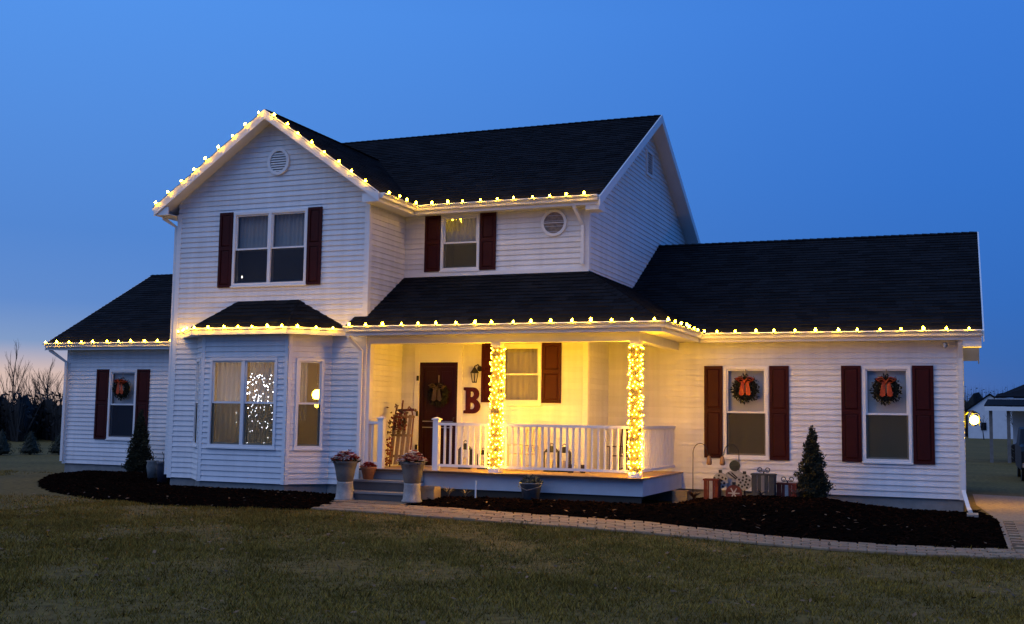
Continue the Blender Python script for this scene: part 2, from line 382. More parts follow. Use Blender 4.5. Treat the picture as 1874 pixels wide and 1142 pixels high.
# grass: single blades, thick near the camera
def grass():
    vs = []; 
    def region(n, x0, x1, y0, y1, h, w, power):
        xs = x0+RNG.random(n)*(x1-x0); ys = y0+(y1-y0)*RNG.random(n)**power
        k = ~(pip(xs, ys, BED_L) | pip(xs, ys, BED_R) | pip(xs, ys, WALK_LO+WALK_UP[::-1]))
        k &= ~((xs > .2) & (ys > 15.7)) & ~((ys > 16.2) & (xs > -21.2))
        # keep what the lens and a step to the side can see
        ang = np.degrees(np.arctan2(xs, ys)); k &= (ang > -52) & (ang < 10)
        pn = np.sin(xs*1.3+1.7*np.sin(ys*.9+.4))+np.sin(ys*1.9-xs*.7+1.1*np.sin(xs*2.1))+.8*np.sin(xs*4.3+ys*3.1+np.sin(ys*5.2))+.5*np.sin(xs*9.1-ys*7.7)
        k &= RNG.random(n) < np.clip(.75+.28*pn, .12, 1)
        xs, ys = xs[k], ys[k]; n = len(xs)
        cl = .5+.5*np.sin(xs*1.7+np.sin(ys*2.3)*1.3)*np.sin(ys*1.9+xs*.6)+.25*np.sin(xs*7+ys*5)
        hh = h*(.45+RNG.random(n)*.9)*(.6+.6*cl)
        a = RNG.random(n)*2*PI; lx, ly = np.cos(a), np.sin(a); lean = hh*(.3+RNG.random(n)*.9)
        b = RNG.random(n)*2*PI; ww = w*(.6+.8*RNG.random(n)); z = np.zeros(n)
        return np.stack([np.stack([xs-np.cos(b)*ww, ys-np.sin(b)*ww, z], 1), np.stack([xs+np.cos(b)*ww, ys+np.sin(b)*ww, z], 1),
                         np.stack([xs+lx*lean, ys+ly*lean, hh], 1)], 1)
    A = np.concatenate([region(420000, -14, 2.6, 5.6, 16.4, .040, .0045, 1.15), region(110000, -25, -9, 9, 22, .040, .006, 1.0)])
    C = [region(260, -13, 2, 6.5, 15.6, .05, .004, 1.)[:, 0, :2] for _ in range(1)][0]; T = []   # taller clumps
    for cx_, cy_ in C:
        k_ = 26; a = RNG.random(k_)*2*PI; r_ = RNG.random(k_)*.09; h_ = .045+RNG.random(k_)*.055; px, py = cx_+r_*np.cos(a), cy_+r_*np.sin(a); b = RNG.random(k_)*2*PI; z_ = np.zeros(k_)
        T.append(np.stack([np.stack([px-.005*np.cos(b), py-.005*np.sin(b), z_], 1), np.stack([px+.005*np.cos(b), py+.005*np.sin(b), z_], 1), np.stack([px+np.cos(a)*h_*.6, py+np.sin(a)*h_*.6, h_], 1)], 1))
    A = np.concatenate([A]+T)
    n = len(A); me = bpy.data.meshes.new('lawn_grass')
    me.vertices.add(3*n); me.vertices.foreach_set('co', A.reshape(-1))
    me.loops.add(3*n); me.loops.foreach_set('vertex_index', np.arange(3*n, dtype=np.int32))
    me.polygons.add(n); me.polygons.foreach_set('loop_start', np.arange(0, 3*n, 3, dtype=np.int32))
    me.update(); me.validate()
    at = me.attributes.new('tint', 'FLOAT', 'FACE'); at.data.foreach_set('value', RNG.random(len(me.polygons)))
    me.materials.append(mat('grass_blade', (.205, .132, .024), .85, .5, .8, spec=.05, tint=.6))
    o = bpy.data.objects.new('lawn_grass', me); COL.objects.link(o); o['kind'] = 'stuff'
    tag(o, 'short patchy dusk-dark lawn grass in front of the walk', 'grass')
grass()

# a few fallen leaves
m = MB()
for i in range(760):
    x, y = random.uniform(-16, 1), random.uniform(7, 18.0)
    a = random.random()*2*PI; d = Vector((math.cos(a), math.sin(a), random.uniform(-.3, .5)))*random.uniform(.02, .045); q = Vector((-math.sin(a), math.cos(a), random.uniform(-.4, .4)))*random.uniform(.012, .024); p = Vector((x, y, (bedz(x, y)+.02) if y > 14.2 else .03))
    if y > 14.2 and p.z < .03: p.z = .055
    m.add([p-d, p+q, p+d, p-q], [(0,1,2,3)], random.random())
tag(obj('fallen_leaves', m, mat('dry_brown_leaf', (.15, .08, .035), .9, .4, 5, tint=.6), tint=True, kind='stuff'), 'scattered dry brown leaves on the lawn', 'leaves')

# ------------------------------------------------------------------ house shell
H = empty('house', (-10, 20, 0), 'white two-storey house with dark roofs, maroon shutters and a lit porch', 'house')
def wallsheet(P, nrm, ulen, z0, z1, openings=(), left=None, right=None, course=.105, siding=True, inner=.06):
    """P: world point at u=0,z=0; runs along du; nrm outward. openings (u0,u1,z0,z1)."""
    P = Vector(P); nrm = Vector(nrm).normalized(); du = Vector((-nrm.y, nrm.x, 0))
    left = left or (lambda z: 0.); right = right or (lambda z: ulen)
    def pt(u, w, z): return P+du*u+nrm*w+Vector((0, 0, z))
    def spans(za, zb):
        zm = (za+zb)/2; iv = [[('L',), ('R',)]]
        cuts = sorted([(o[0], o[1]) for o in openings if o[2] < zm < o[3]]); out = []; cur = None
        for a, b in cuts: out.append((cur, a)); cur = b
        out.append((cur, None)); return out
    def band(m, za, zb, wa, wb, lip, only=None):
        for a, b in ([only] if only else spans(za, zb)):
            a0 = left(za) if a is None else a; a1 = left(zb) if a is None else a
            b0 = right(za) if b is None else b; b1 = right(zb) if b is None else b
            if b0-a0 < .005 and b1-a1 < .005: continue
            b0, b1 = max(b0, a0+.001), max(b1, a1+.001)
            v = [pt(a0, wa, za), pt(b0, wa, za), pt(b1, wb, zb), pt(a1, wb, zb)]
            if lip: v += [pt(a0, 0, za), pt(b0, 0, za)]; m.add(v, [(0,1,2,3),(4,5,1,0)])
            else: m.add(v, [(0,1,2,3)])
    def levels(za, zb): return sorted({za, zb}|{z for o in openings for z in o[2:4] if za < z < zb})
    m = MB(); L = levels(z0, z1)
    for a, b in zip(L, L[1:]):
        band(m, a, b, -.004, -.004, False); band(m, a, b, -inner, -inner, False)
    w = obj('wall', m, SIDING if siding else TRIM, H)
    if siding:
        z = z0
        while z < z1-.004:
            zt = min(z+course, z1); c = MB(); L = levels(z, zt); fr = lambda q: .021-(q-z)/course*.019
            for k, (a, b) in enumerate(zip(L, L[1:])):
                for sp in spans(a, b):
                    c = MB(); band(c, a, b, fr(a), fr(b), k == 0, sp)
                    if c.f: obj('siding_course', c, SIDING, w)
            z += course
    return w, pt
def board(pt, u0, u1, z0, z1, w0, w1, name, parent, m=TRIM):
    b = MB(); v = [pt(u, w, z) for z in (z0, z1) for w in (w0, w1) for u in (u0, u1)]
    b.add(v, [(0,2,3,1),(4,5,7,6),(0,1,5,4),(2,6,7,3),(0,4,6,2),(1,3,7,5)]); return obj(name, b, m, parent)
def frame4(pt, u0, u1, z0, z1, t, w0, w1, name, parent, m=TRIM):
    b = MB()
    for a, c, d, e in ((u0, u0+t, z0, z1), (u1-t, u1, z0, z1), (u0+t, u1-t, z1-t, z1), (u0+t, u1-t, z0, z0+t)):
        v = [pt(u, w, z) for z in (d, e) for w in (w0, w1) for u in (a, c)]
        b.add(v, [(0,2,3,1),(4,5,7,6),(0,1,5,4),(2,6,7,3),(0,4,6,2),(1,3,7,5)])
    return obj(name, b, m, parent)
def curtain(pt, u0, u1, z0, z1, w, name, parent, m, amp=.012, waves=8, n=48):
    b = MB()
    for i in range(n+1):
        u = u0+(u1-u0)*i/n; o = w+amp*math.sin(2*PI*waves*i/n)+amp*.5*math.sin(2*PI*waves*.37*i/n+1)
        b.v += [tuple(pt(u, o, z0)), tuple(pt(u, o*1.0+amp*.3*math.sin(i), z1))]
    for i in range(n): b.f.append((2*i, 2*i+2, 2*i+3, 2*i+1)); b.t.append(.5)
    return obj(name, b, m, parent, smooth=True)
def window(pt, u0, u1, z0, z1, units=1, upper='curtain', lower='screen', scr=None, room=True, roomd=.5, label=None):
    """u0..z1: outer edge of casing (opening is 45 mm inside it)"""
    win = empty('window', pt((u0+u1)/2, 0, z0), parent=H)
    if label: win['label'] = label
    t = .055
    frame4(pt, u0, u1, z0, z1, t, .004, .034, 'frame', win)
    board(pt, u0-.02, u1+.02, z0-.03, z0-.001, .004, .05, 'sill', win)
    uw = (u1-u0-2*t-(units-1)*.07)/units
    for k in range(units):
        a = u0+t+k*(uw+.07); b = a+uw
        if k: board(pt, a-.07, a, z0+t, z1-t, -.03, .03, 'mullion', win)
        zm = (z0+z1)/2
        frame4(pt, a, b, zm-.02, z1-t, .03, -.03, .006, 'sash', win)
        frame4(pt, a, b, z0+t, zm+.02, .03, -.055, -.032, 'sash', win)
        board(pt, a+.03, b-.03, zm+.01, z1-t-.03, -.014, -.010, 'pane', win, GLASS)
        board(pt, a+.03, b-.03, z0+t+.03, zm-.01, -.046, -.042, 'pane', win, GLASS)
        if lower == 'screen':
            q = MB().add([pt(a, -.012, z0+t), pt(b, -.012, z0+t), pt(b, -.012, zm-.02), pt(a, -.012, zm-.02)], [(0,1,2,3)])
            obj('insect_screen', q, scr or SCREEN, win)
        if upper == 'curtain': curtain(pt, a, b, zm-.03, z1-t, -.13, 'curtain', win, CURT)
        elif upper == 'full':
            curtain(pt, a, b, z0+t, z1-t, -.14, 'curtain', win, CURT, .015, 6)
        elif upper == 'blind':
            q = MB()
            nn = 34
            for i in range(nn):
                zz = zm-.02+(z1-t-zm)*i/nn; v = [pt(a, -.10, zz), pt(b, -.10, zz), pt(b, -.112, zz+(z1-t-zm)/nn*.98), pt(a, -.112, zz+(z1-t-zm)/nn*.98)]
                q.add(v, [(0,1,2,3)])
            obj('blind', q, BLIND, win)
        elif upper == 'shade': 
            q = MB().add([pt(a, -.11, zm-.25), pt(b, -.11, zm-.25), pt(b, -.11, z1-t), pt(a, -.11, z1-t)], [(0,1,2,3)])
            obj('blind', q, BLIND, win)
    if room:
        d = -roomd; e = .15
        q = MB().add([pt(u0-e, -.065, z0-e), pt(u1+e, -.065, z0-e), pt(u1+e, -.065, z1+e), pt(u0-e, -.065, z1+e),
                      pt(u0-e, d, z0-e), pt(u1+e, d, z0-e), pt(u1+e, d, z1+e), pt(u0-e, d, z1+e)],
                     [(4,5,6,7),(0,1,5,4),(1,2,6,5),(2,3,7,6),(3,0,4,7)])
        obj('room', q, ROOMM, win)
    return win
def op(u0, u1, z0, z1): t = .05; return (u0+t, u1-t, z0+t, z1-t)
def shutter(pt, u0, u1, z0, z1, label=None):
    s = empty('shutter', pt((u0+u1)/2, .03, z0), parent=H)
    frame4(pt, u0, u1, z0, z1, .055, .017, .045, 'frame', s, SHUT)
    zm = z0+(z1-z0)*.52
    board(pt, u0+.055, u1-.055, zm-.04, zm+.04, .018, .044, 'rail', s, SHUT)
    for a, b in ((z0+.055, zm-.04), (zm+.04, z1-.055)):
        p = MB(); uu, ww = (u0+.055, u1-.055), .026
        v = [pt(uu[0], ww, a), pt(uu[1], ww, a), pt(uu[1], ww, b), pt(uu[0], ww, b)]
        i = .028; v += [pt(uu[0]+i, .038, a+i), pt(uu[1]-i, .038, a+i), pt(uu[1]-i, .038, b-i), pt(uu[0]+i, .038, b-i)]
        p.add(v, [(0,1,5,4),(1,2,6,5),(2,3,7,6),(3,0,4,7),(4,5,6,7)]); obj('panel', p, SHUT, s)
    if label: s['label'] = label
    return s
def corner(x, y, z0, z1, sx, sy, w=.085):
    """corner board, outward to (sx,sy)"""
    m = MB(); a = .02
    m.box(min(x+sx*a, x-sx*w), max(x+sx*a, x-sx*w), min(y+sy*.004, y+sy*a), max(y+sy*.004, y+sy*a), z0, z1)
    m.box(min(x+sx*.004, x+sx*a), max(x+sx*.004, x+sx*a), min(y+sy*.003, y-sy*w), max(y+sy*.003, y-sy*w), z0, z1-.002)
    return obj('corner_board', m, TRIM, H)

XA0, XA1, YA = -15.16, -10.63, 18.75
XB, YB = -6.66, 20.24
XR, YR = -.05, 21.58
XL, YL = -21.1, 22.05
ZB = .25
SLA = .696; SLM = .594; SLR = .566
# ---- walls (u runs to the right as seen from outside)
# front gable wing
opA2 = (-13.767-XA0, -12.009-XA0, 4.131, 5.642)
WA_, ptA = wallsheet((XA0, YA, 0), (0,-1,0), XA1-XA0, ZB, 7.50,
    [op(*opA2), (.65, 3.78, .5, 3.06)],
    left=lambda z: max(0, (z-5.74)/SLA-.36), right=lambda z: min(XA1-XA0, XA1-XA0-((z-5.74)/SLA-.36)))
# side of the gable wing facing the porch
WS_, ptS = wallsheet((XA1, YA, 0), (1,0,0), YB-YA, ZB, 5.68)
# recessed front: porch wall and upper wall
XB0 = XA1
opDoor = (-10.214-XB0, -9.359-XB0, .59, 2.653)
opTr = (-10.214-XB0, -9.359-XB0, 2.70, 2.93)
def on(px0): return px0-XB0
opP = (-8.44-XB0, -7.585-XB0, 1.83, 3.00)
opB2 = (-9.794-XB0, -8.943-XB0, 4.496, 5.638)
WB_, ptB = wallsheet((XB0, YB, 0), (0,-1,0), XB-XB0, ZB, 5.68, [opDoor, op(*opP), op(*opB2)])
# main side wall (faces right)
MR = (24.5, 8.52)
def side_left(z): return max(0, (z-5.74)/SLM-.34)
def side_right(z): return 8.52-side_left(z)
WM_, ptM = wallsheet((XB, YB, 0), (1,0,0), 8.52, ZB, 8.40, left=side_left, right=side_right)
# right wing
W3 = (-4.327-XB, -3.475-XB, .871, 2.618); W4 = (-1.762-XB, -.915-XB, .871, 2.618)
WR_, ptR = wallsheet((XB, YR, 0), (0,-1,0), XR-XB, ZB, 3.12, [op(*W3), op(*W4)])
def rs_l(z): return max(0, (z-3.18)/SLR-.32)
WRS_, ptRS = wallsheet((XR, YR, 0), (1,0,0), 7.92, ZB, 5.53, left=rs_l, right=lambda z: 7.92-rs_l(z))
# left wing
WLo = (-19.734-XL, -18.878-XL, .882, 2.591)
WLw, ptL = wallsheet((XL, YL, 0), (0,-1,0), XA0-XL, ZB, 3.12, [op(*WLo)])
# bay: three faces
BX0, BX1, BY = -13.955, -11.968, 18.15
d45 = math.sqrt(.5); CL = .6/d45
opBay = (-13.745-BX0, -12.19-BX0, .915, 2.645)
WBf, ptBf = wallsheet((BX0, BY, 0), (0,-1,0), BX1-BX0, ZB, 3.12, [op(*opBay)])
opBr = (.16, .70, .915, 2.645)
WBr, ptBr = wallsheet((BX1, BY, 0), (1,-1,0), CL, ZB, 3.12, [op(*opBr)])
WBl, ptBl = wallsheet((BX0-.6, BY+.6, 0), (-1,-1,0), CL, ZB, 3.12, [op(CL-.70, CL-.16, .915, 2.645)])
# unseen walls, plain
for p, n_, L, z1, lf in (((XA0, YA+10.0, 0), (-1,0,0), 10.0, 5.68, None), ((XL, YL+6.9, 0), (-1,0,0), 6.9, 3.12, None),
                     ((XB, 28.76, 0), (0,1,0), XB-XA0, 5.68, None), ((XR, YR+7.9, 0), (0,1,0), XR-XB, 3.12, None), ((XA0, YL+6.9, 0), (0,1,0), XA0-XL, 3.12, None)):
    wallsheet(p, n_, L, ZB, z1, siding=False)
m = MB().add([(XA0-.002, 20.3, 5.6), (XA0-.002, 28.76, 5.6), (XA0-.002, 24.5, 8.3)], [(0,1,2)]); obj('wall', m, TRIM, H)
# foundation
m = MB()
for x0, x1, y0, y1 in ((XA0+.03, XA1-.03, YA+.03, 28.7), (XA1-.1, XB-.03, YB+.03, 28.7), (XB-.1, XR-.03, YR+.03, 29.4), (XL+.03, XA0+.1, YL+.03, 28.9)):
    m.box(x0, x1, y0, y1, -.2, ZB+.02)
m.prism([(BX0+.02, BY+.03, -.2), (BX1-.02, BY+.03, -.2), (BX1+.55, BY+.62, -.2), (BX0-.55, BY+.62, -.2)], (0,0,0), (0,0,.46))
obj('foundation', m, CONC, H)
# corner boards
corner(XA0, YA, ZB-.01, 5.68, -1, -1); corner(XA1, YA, ZB-.01, 5.66, 1, -1); corner(XB, YB, .58, 5.66, 1, -1)
corner(XR, YR, ZB-.01, 3.1, 1, -1); corner(XL, YL, ZB-.01, 3.1, -1, -1)
for (x, y, a) in ((BX0, BY, 0), (BX1, BY, 1)):
    m = MB(); s = -1 if a == 0 else 1
    m.box(min(x, x-s*.07), max(x, x-s*.07), BY-.02, BY-.004, ZB-.01, 3.1)
    d = Vector((s*d45, d45, 0)); n_ = Vector((s*d45, -d45, 0)); c = Vector((x, BY, 0))+d*.037+n_*.012
    m.obox((c.x, c.y, (ZB-.01+3.1)/2), d, n_, (0,0,1), .035, .008, (3.1-ZB+.01)/2); obj('corner_board', m, TRIM, H)

# ---- windows and shutters
SCREEN2 = veil('dark_insect_screen', (.030, .038, .055), .72, .1)
wA2 = window(ptA, *opA2, units=2, upper='curtain', scr=SCREEN2, label='double upstairs window of the front gable with sheer upper curtains')
shutter(ptA, opA2[0]-.335, opA2[0]-.015, opA2[2]-.02, opA2[3]+.01); shutter(ptA, opA2[1]+.015, opA2[1]+.335, opA2[2]-.02, opA2[3]+.01)
wB2 = window(ptB, *opB2, upper='curtain', roomd=.9, label='upstairs window over the porch roof with a lamp inside')
shutter(ptB, opB2[0]-.36, opB2[0]-.015, opB2[2]-.01, opB2[3]+.01); shutter(ptB, opB2[1]+.015, opB2[1]+.36, opB2[2]-.01, opB2[3]+.01)
wP = window(ptB, *opP, upper='full', lower='none', label='porch window with drawn pale curtains')
shutter(ptB, opP[0]-.40, opP[0]-.02, opP[2]+.03, opP[3]+.02); shutter(ptB, opP[1]+.015, opP[1]+.405, opP[2]+.03, opP[3]+.02)
w3 = window(ptR, *W3, upper='blind', label='window of the right wing nearer the porch, wreath on its upper sash')
w4 = window(ptR, *W4, upper='blind', label='window of the right wing nearer the far corner, wreath on its upper sash')
for w in (W3, W4):
    shutter(ptR, w[0]-.375, w[0]-.02, w[2]-.01, w[3]+.01); shutter(ptR, w[1]+.02, w[1]+.385, w[2]-.02, w[3]+.01)
wL = window(ptL, *WLo, upper='blind', scr=SCREEN2, label='window of the left wing with a wreath')
shutter(ptL, WLo[0]-.39, WLo[0]-.01, WLo[2]-.01, WLo[3]+.01); shutter(ptL, WLo[1]+.01, WLo[1]+.39, WLo[2]-.01, WLo[3]+.01)
window(ptBf, *opBay, units=2, upper='full', room=False, label='lit double window on the front of the bay')
wBr = window(ptBr, *opBr, upper='none', room=False, label='lit narrow window on the slanted side of the bay')
window(ptBl, CL-.70, CL-.16, .915, 2.645, upper='full', room=False)
curtain(ptBr, opBr[0]+.06, opBr[0]+.25, 1.45, 2.58, -.12, 'curtain', wBr, CURT, .012, 3, 24)
# living room behind the bay
m = MB(); x0, x1, y0, y1, z0, z1 = XA0+.1, XA1-.1, YA+.07, 22.6, .45, 3.0
m.add([(x0,y0,z0),(x1,y0,z0),(x1,y1,z0),(x0,y1,z0),(x0,y0,z1),(x1,y0,z1),(x1,y1,z1),(x0,y1,z1)], [(0,1,2,3),(4,5,6,7),(0,3,7,4),(1,2,6,5),(3,2,6,7)])
obj('living_room', m, ROOMW, H)

# ---- round gable vent and round window
def ring(pt, cu, cz, ru, rz, t, w0, w1, name, parent, m, n=40):
    b = MB()
    for k in range(n):
        a = 2*PI*k/n; c, s = math.cos(a), math.sin(a)
        for q, w in ((0, w0), (0, w1), (t, w1), (t, w0)): b.v.append(tuple(pt(cu+(ru-q)*c, w, cz+(rz-q)*s)))
    for k in range(n):
        k2 = (k+1) % n
        for j in range(4):
            j2 = (j+1) % 4; b.f.append((4*k+j, 4*k+j2, 4*k2+j2, 4*k2+j)); b.t.append(.5)
    return obj(name, b, m, parent, smooth=False)
def disc(pt, cu, cz, ru, rz, w, name, parent, m, n=40):
    b = MB().add([pt(cu+ru*math.cos(2*PI*k/n), w, cz+rz*math.sin(2*PI*k/n)) for k in range(n)], [tuple(range(n))]); return obj(name, b, m, parent)
gv = empty('gable_vent', ptA(2.28, .02, 6.4), parent=H); cz = 6.63
ring(ptA, 2.43, cz, .255, .275, .06, .004, .06, 'frame', gv, TRIM)
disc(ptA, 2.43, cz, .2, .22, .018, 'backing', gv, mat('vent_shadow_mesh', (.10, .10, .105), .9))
for i in range(8):
    z = cz-.20+i*.05; hw = .2*math.sqrt(max(0, 1-((z+.02-cz)/.225)**2)) 
    if hw < .04: continue
    b = MB(); v = [ptA(2.43-hw, .052, z), ptA(2.43+hw, .052, z), ptA(2.43+hw, .026, z+.034), ptA(2.43-hw, .026, z+.034), ptA(2.43-hw, .046, z-.003), ptA(2.43+hw, .046, z-.003)]
    b.add(v, [(0,1,2,3),(0,4,5,1)]); obj('louvre', b, TRIM, gv)
rw = empty('round_window', ptB(3.25, .02, 5.1), parent=H); rw['label'] = 'small round window high beside the downspout'
cu = -7.36-XB0; cz = 5.36
ring(ptB, cu, cz, .265, .265, .055, .004, .05, 'frame', rw, TRIM)
disc(ptB, cu, cz, .215, .215, .034, 'pane', rw, GLASS)
disc(ptB, cu, cz, .215, .215, .020, 'curtain', rw, mat('printed_curtain', (.27, .19, .10), .9, .6, 14))
for k in range(2):
    b = MB()
    a, c = ((ptB(cu-.21, .036, cz), ptB(cu+.21, .036, cz)), (ptB(cu, .036, cz-.21), ptB(cu, .036, cz+.21)))[k]
    b.beam(a, c, .014, .012); obj('glazing_bar', b, TRIM, rw)
sv = empty('gable_vent', (XB, 24.5, 7.1), parent=H)
frame4(ptM, 4.08, 4.62, 7.13, 7.72, .05, .006, .05, 'frame', sv)
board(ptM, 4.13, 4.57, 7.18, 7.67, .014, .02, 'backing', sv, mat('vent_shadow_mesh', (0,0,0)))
for i in range(9): board(ptM, 4.13, 4.57, 7.19+i*.053, 7.20+i*.053, .02, .044, 'louvre', sv)

# ---- roofs
def clip(poly, fn):
    out = []
    for i in range(len(poly)):
        a, b = poly[i], poly[(i+1) % len(poly)]; fa, fb = fn(a), fn(b)
        if fa >= 0: out.append(a)
        if fa*fb < 0: t = fa/(fa-fb); out.append((a[0]+(b[0]-a[0])*t, a[1]+(b[1]-a[1])*t))
    return out
def roof(pts, shingles=True, slab=.12, name='roof', tab=.30, expo=.145):
    P = [Vector(p) for p in pts]; o = P[0]; u = (P[1]-P[0]).normalized()
    n = None
    for k in range(2, len(P)):
        c = u.cross(P[k]-o)
        if c.length > .05: n = c.normalized(); break
    if n.z < 0: n = -n
    v = n.cross(u)
    if v.z < 0: v = -v
    r = obj(name, MB().prism(P, (0,0,0), (0,0,-slab)), TRIM, H)
    if not shingles:
        obj('roof_felt', MB().prism(P, (0,0,.004), (0,0,.012)), SHINGP, r); return r
    poly = [((p-o).dot(u), (p-o).dot(v)) for p in P]
    area = sum(poly[i][0]*poly[(i+1) % len(poly)][1]-poly[(i+1) % len(poly)][0]*poly[i][1] for i in range(len(poly)))
    if area < 0: poly = poly[::-1]
    us = [p[0] for p in poly]; vs = [p[1] for p in poly]; m = MB(); row = 0; vv = min(vs)
    edges = [(poly[i], poly[(i+1) % len(poly)]) for i in range(len(poly))]
    while vv < max(vs):
        uu = min(us)-tab*random.random()
        while uu < max(us):
            tw = tab*random.choice((.7, 1, 1, 1.3)); q = [(uu+.003, vv), (uu+tw-.003, vv), (uu+tw-.003, vv+expo), (uu+.003, vv+expo)]
            for (a, b) in edges:
                q = clip(q, lambda p: (b[0]-a[0])*(p[1]-a[1])-(b[1]-a[1])*(p[0]-a[0]))
                if not q: break
            if q and len(q) > 2:
                th = .010+random.random()*.008; tt = random.random()
                W_ = lambda p: o+u*p[0]+v*p[1]+n*(.004+th*(1-(p[1]-vv)/expo))
                b_ = len(m.v); m.v += [tuple(W_(p)) for p in q]; m.f.append(tuple(range(b_, b_+len(q)))); m.t.append(tt)
                lo = [p for p in q if p[1] < vv+1e-6]
                if len(lo) == 2:
                    lo.sort(); b_ = len(m.v)
                    m.v += [tuple(W_(lo[0])), tuple(W_(lo[1])), tuple(o+u*lo[1][0]+v*lo[1][1]), tuple(o+u*lo[0][0]+v*lo[0][1])]
                    m.f.append((b_, b_+3, b_+2, b_+1)); m.t.append(tt)
            uu += tw
        vv += expo; row += 1
    obj('roof_felt', MB().prism(P, (0,0,.0015), (0,0,.004)), SHINGP, r)
    obj('shingles', m, SHING, r, tint=True, kind='stuff'); return r
def cap(a, b, parent=H):
    a, b = Vector(a), Vector(b); d = b-a; L = d.length; d.normalize(); sd = d.cross(Vector((0,0,1))).normalized(); up = sd.cross(d)
    m = MB(); n = int(L/.16)+1; base = up*.012
    for i in range(n):
        s, e = a+d*(L*i/n), a+d*(L*(i+1)/n); l = up*(.012); k = up*-.05
        m.add([s+base+l, s+base+sd*.12+k+l, e+base+sd*.12+k, e+base, e+base-sd*.12+k, s+base-sd*.12+k+l], [(0,1,2,3),(0,3,4,5)], random.random())
    obj('ridge_cap', m, SHING, parent, tint=True, kind='stuff')
ZE = 5.80; ZP = 3.25
XAe0, XAe1, YAf, XAr, ZAr = -15.50, -10.26, 18.41, -12.88, 7.622
yEnd = 19.92+(ZAr-ZE)/SLM
roof([(-15.45, 19.92, ZE), (-6.34, 19.92, ZE), (-6.34, 24.5, 8.52), (-15.45, 24.5, 8.52)])
roof([(-6.34, 29.08, ZE), (-15.45, 29.08, ZE), (-15.45, 24.5, 8.52), (-6.34, 24.5, 8.52)], shingles=False)
roof([(XAe1, YAf, ZE), (XAe1, 19.92, ZE), (XAr, yEnd, ZAr), (XAr, YAf, ZAr)])
roof([(XAe0, 23.0, ZE), (XAe0, YAf, ZE), (XAr, YAf, ZAr), (XAr, 23.0, ZAr)])
cap((XAr, YAf, ZAr), (XAr, yEnd, ZAr)); cap((-15.45, 24.5, 8.52), (-6.34, 24.5, 8.52))
# porch and right wing
YV = 21.28+(4.39-ZP)/SLR
roof([(-10.62, 18.40, ZP), (-4.74, 18.40, ZP), (-6.66, YB, 4.39), (-10.62, YB, 4.39)])
roof([(-10.88, 18.40, ZP), (-10.622, 18.40, ZP), (-10.622, 18.73, ZP+.204), (-10.88, 18.73, ZP+.204)])
roof([(-4.74, 18.40, ZP), (-4.74, 21.28, ZP), (-6.655, YV, 4.39), (-6.655, YB, 4.39)])
roof([(-4.74, 21.28, ZP), (.30, 21.28, ZP), (.30, 25.54, 5.66), (-6.655, 25.54, 5.66), (-6.655, YV, 4.39)])
roof([(.30, 29.8, ZP), (-6.655, 29.8, ZP), (-6.655, 25.54, 5.66), (.30, 25.54, 5.66)], shingles=False)
cap((-6.655, 25.54, 5.66), (.30, 25.54, 5.66)); cap((-4.74, 18.40, ZP), (-6.655, YB, 4.39))
# left wing
roof([(-21.48, 21.68, ZP), (-15.17, 21.68, ZP), (-15.17, 25.5, 5.44), (-21.48, 25.5, 5.44)])
roof([(-15.17, 29.3, ZP), (-21.48, 29.3, ZP), (-21.48, 25.5, 5.44), (-15.17, 25.5, 5.44)], shingles=False)
cap((-21.48, 25.5, 5.44), (-15.17, 25.5, 5.44))
m = MB().add([(XL, 22.0, 3.1), (XL, 28.9, 3.1), (XL, 25.5, 5.2)], [(0,1,2)]); obj('wall', m, TRIM, H)
# bay roof
bz, bt = 3.22, 3.81
roof([(-14.06, 17.9, bz), (-11.86, 17.9, bz), (-12.16, YA-.005, bt), (-13.57, YA-.005, bt)], slab=.05)
roof([(-11.86, 17.9, bz), (-11.01, YA-.005, bz), (-12.16, YA-.005, bt)], slab=.05)
roof([(-14.91, YA-.005, bz), (-14.06, 17.9, bz), (-13.57, YA-.005, bt)], slab=.05)
cap((-11.86, 17.9, bz), (-12.16, YA-.02, bt)); cap((-14.06, 17.9, bz), (-13.57, YA-.02, bt))

# ---- fascia, soffits, gutters
GP = [(.004, 0), (.11, 0), (.118, -.012), (.112, -.03), (.085, -.055), (.075, -.10), (.004, -.10)]
FP = [(-.02, .0), (.003, .0), (.003, -.17), (-.02, -.17)]
def gutter(path):
    g = obj('gutter', MB().sweep(path, GP), GUTTER, H); obj('fascia', MB().sweep(path, FP), TRIM, H); return g
gutter([(XAe1, YAf+.03, ZE-.01), (XAe1, 19.92, ZE-.01), (-6.36, 19.92, ZE-.01)])
gutter([(-10.88, 18.40, ZP-.01), (-4.74, 18.40, ZP-.01), (-4.74, 21.28, ZP-.01), (.28, 21.28, ZP-.01)])
gutter([(-21.46, 21.68, ZP-.01), (-15.18, 21.68, ZP-.01)])
gutter([(XAe0, 22.9, ZE-.01), (XAe0, YAf+.03, ZE-.01)])
obj('fascia', MB().sweep([(-14.905, YA-.02, bz), (-14.055, 17.9, bz), (-11.865, 17.9, bz), (-11.015, YA-.02, bz)], [(-.03, .0), (.03, .0), (.03, -.04), (.012, -.05), (.012, -.135), (-.03, -.135)]), TRIM, H)
def soffit(x0, x1, y0, y1, z): return obj('soffit', MB().box(x0, x1, y0, y1, z-.012, z), TRIM, H)
zs = ZE-.15; soffit(XA1+.02, XAe1-.022, YAf+.03, YB, zs); soffit(XAe1-.022, XB+.28, 19.945, YB-.01, zs-.003)
soffit(XAe0+.022, XA0-.02, YAf+.03, 22.9, zs)
soffit(XB+1.94, .27, 21.305, YR-.01, ZP-.152); soffit(XL-.3, XA0-.02, 21.705, YL-.01, ZP-.152)
